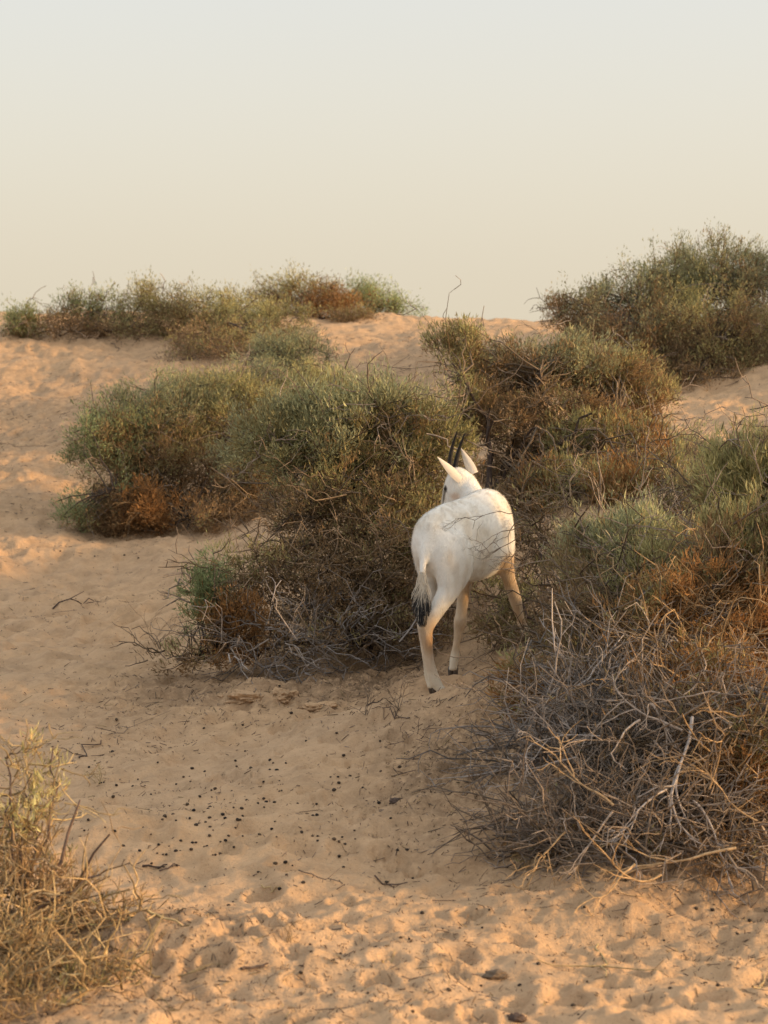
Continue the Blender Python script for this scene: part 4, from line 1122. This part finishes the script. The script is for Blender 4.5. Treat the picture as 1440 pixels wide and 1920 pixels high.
# little dry sprigs standing in the sand
for k, (a, hgt_, cl, lab) in enumerate((((542, 1778), .09, BROWN * 1.3, 'tiny rusty sprig standing in the lit sand between two hollows'), ((690, 1345), .14, DUST * .8, 'thin bare upright sprig on the slope below the antelope'),
                                        ((750, 1350), .12, DUST * .8, 'second thin bare sprig on the slope, nearer the antelope hind hooves'), ((185, 1475), .10, STRAW, 'pale wispy sprig beside the broom like shrub'),
                                        ((290, 1215), .22, BROWN, 'wispy brown sprig left of the wide shrub foot'), ((780, 1390), .07, DARKW * 2, 'dark matted tuft of dead twigs on the slope below the antelope'))):
    g = ground_at(np.array([a[0]]), np.array([a[1]]))[0]
    rr = np.random.default_rng(500 + k); out = []
    for j in range(5 if k != 5 else 9):
        fork(g + rr.normal(size=3) * [.008, .008, 0] * (1 if k != 5 else 6), np.array([rr.normal() * .5, rr.normal() * .5, 1 if k != 5 else .35]), hgt_ * rr.uniform(.5, 1), .0016, 1 if k == 5 else 2, rr, out, .5)
    o = link('dry_sprig', fork_mesh('dry_sprig', out, g, cl, rr), M_WOOD, loc=g)
    tag(o, lab, 'sprig', 'dry sprigs on the sand')

# clods
def clod(px_, py_, sz, cl, lab, seed):
    g = ground_at(np.array([px_]), np.array([py_]))[0]
    b = bmesh.new(); bmesh.ops.create_icosphere(b, subdivisions=4, radius=1.0)
    co = np.array([vv.co[:] for vv in b.verts])
    k = 1 + .7 * (noise3(co * 1.7 + seed, seed) - .5) + .45 * (noise3(co * 4.5 + seed, seed + 1) - .5) + .2 * (noise3(co * 11, seed + 2) - .5)
    co = co * k[:, None] * np.array(sz)
    for vv, p in zip(b.verts, co): vv.co = p
    m_ = bpy.data.meshes.new('clod'); b.to_mesh(m_); b.free()
    for pl in m_.polygons: pl.use_smooth = True
    a_ = m_.attributes.new('tint', 'FLOAT_COLOR', 'POINT')
    for d_ in a_.data: d_.color = (*cl, 1)
    o = link('clod', m_, M_WOOD, loc=(g[0], g[1], g[2] + sz[2] * .3)); tag(o, lab, 'clod', 'clods on the sand')
clod(930, 1838, (.034, .020, .013), DUST * .7, 'dark crumbly clod with stuck twigs on the lit sand', 3)
clod(968, 1912, (.022, .018, .012), DARKW * 1.4, 'small blackish clod below the larger dark clod', 5)
clod(742, 1505, (.024, .016, .012), DARKW * 1.6, 'small dark clod half sunk in the rough slope below the antelope', 8)

for cpx, cpy, sz, lab, sd in ((470, 1312, (.10, .06, .030), 'long crusted sand slab on the eroded bank below the wide shrub', 21), (525, 1303, (.075, .06, .036), 'thick crusted sand lump above the long slab on the eroded bank', 22),
                              (600, 1328, (.085, .05, .028), 'dark crusted sand ledge at the end of the eroded bank toward the antelope', 23), (415, 1305, (.06, .05, .024), 'small crusted sand lump at the outer end of the eroded bank', 24)):
    g = ground_at(np.array([cpx]), np.array([cpy]))[0]
    b = bmesh.new(); bmesh.ops.create_icosphere(b, subdivisions=5, radius=1.0)
    co = np.array([vv.co[:] for vv in b.verts])
    k = 1 + .9 * (noise3(co * 1.8 + sd, sd) - .5) + .55 * (noise3(co * 4.5 + sd, sd + 1) - .5) + .28 * (noise3(co * 11, sd + 2) - .5)
    co = co * k[:, None]; co = co * (1 + .25 * (noise3(co * 6, sd + 5) - .5))[:, None]
    co = co * np.array(sz)
    for vv, p in zip(b.verts, co): vv.co = p
    m_ = bpy.data.meshes.new('sand_crust'); b.to_mesh(m_); b.free()
    for pl in m_.polygons: pl.use_smooth = True
    o = link('sand_crust', m_, M_SAND, loc=(g[0], g[1], g[2] - sz[2] * .60)); tag(o, lab, 'sand crust', 'crusted lumps on the eroded bank')

# litter: uncountable crumbs of twig and leaf
r = np.random.default_rng(41)
def scatter(n, xr, yr, dens_f):
    x = r.uniform(*xr, n); y = np.exp(r.uniform(math.log(yr[0]), math.log(yr[1]), n))
    x = x * y
    keep = r.random(n) < dens_f(x, y)
    return x[keep], y[keep]
x, y = scatter(90000, (-.2, .2), (5.1, 28), lambda x, y: .05 + .75 * rough_mask(x, y) + .25 * sstep(.55, .8, noise2(x, y, 1.6, 71)))
n = len(x)
ang = r.uniform(0, 6.283, n); ln = (.003 + r.exponential(.008, n)) * (1 + (r.random(n) < .04) * 3.0) * (.6 + .4 * y / 8)
A = np.stack([x, y, height(x, y) + .002], 1)
x2, y2 = x + np.cos(ang) * ln, y + np.sin(ang) * ln
B = np.stack([x2, y2, height(x2, y2) + .002 + r.random(n) * .008], 1)
pth = curve_paths(A, B, 2, .12, r, .05)
pal = np.stack([DARKW * 1.5, DUST * .9, BROWN * .8, DEAD * .9, STRAW * .8])
cc = pal[r.choice(5, n, p=[.28, .28, .2, .12, .12])] * r.uniform(.6, 1.2, (n, 1))
v, q, c = tubes(pth, np.array([[.0015, .0011]]) * r.uniform(.6, 1.4, (n, 1)) * (.6 + .4 * y / 8)[:, None], 3, cc)
link('ground_litter', mesh_np('ground_litter', v, quads=q, colors=c), M_WOOD, kind='stuff')
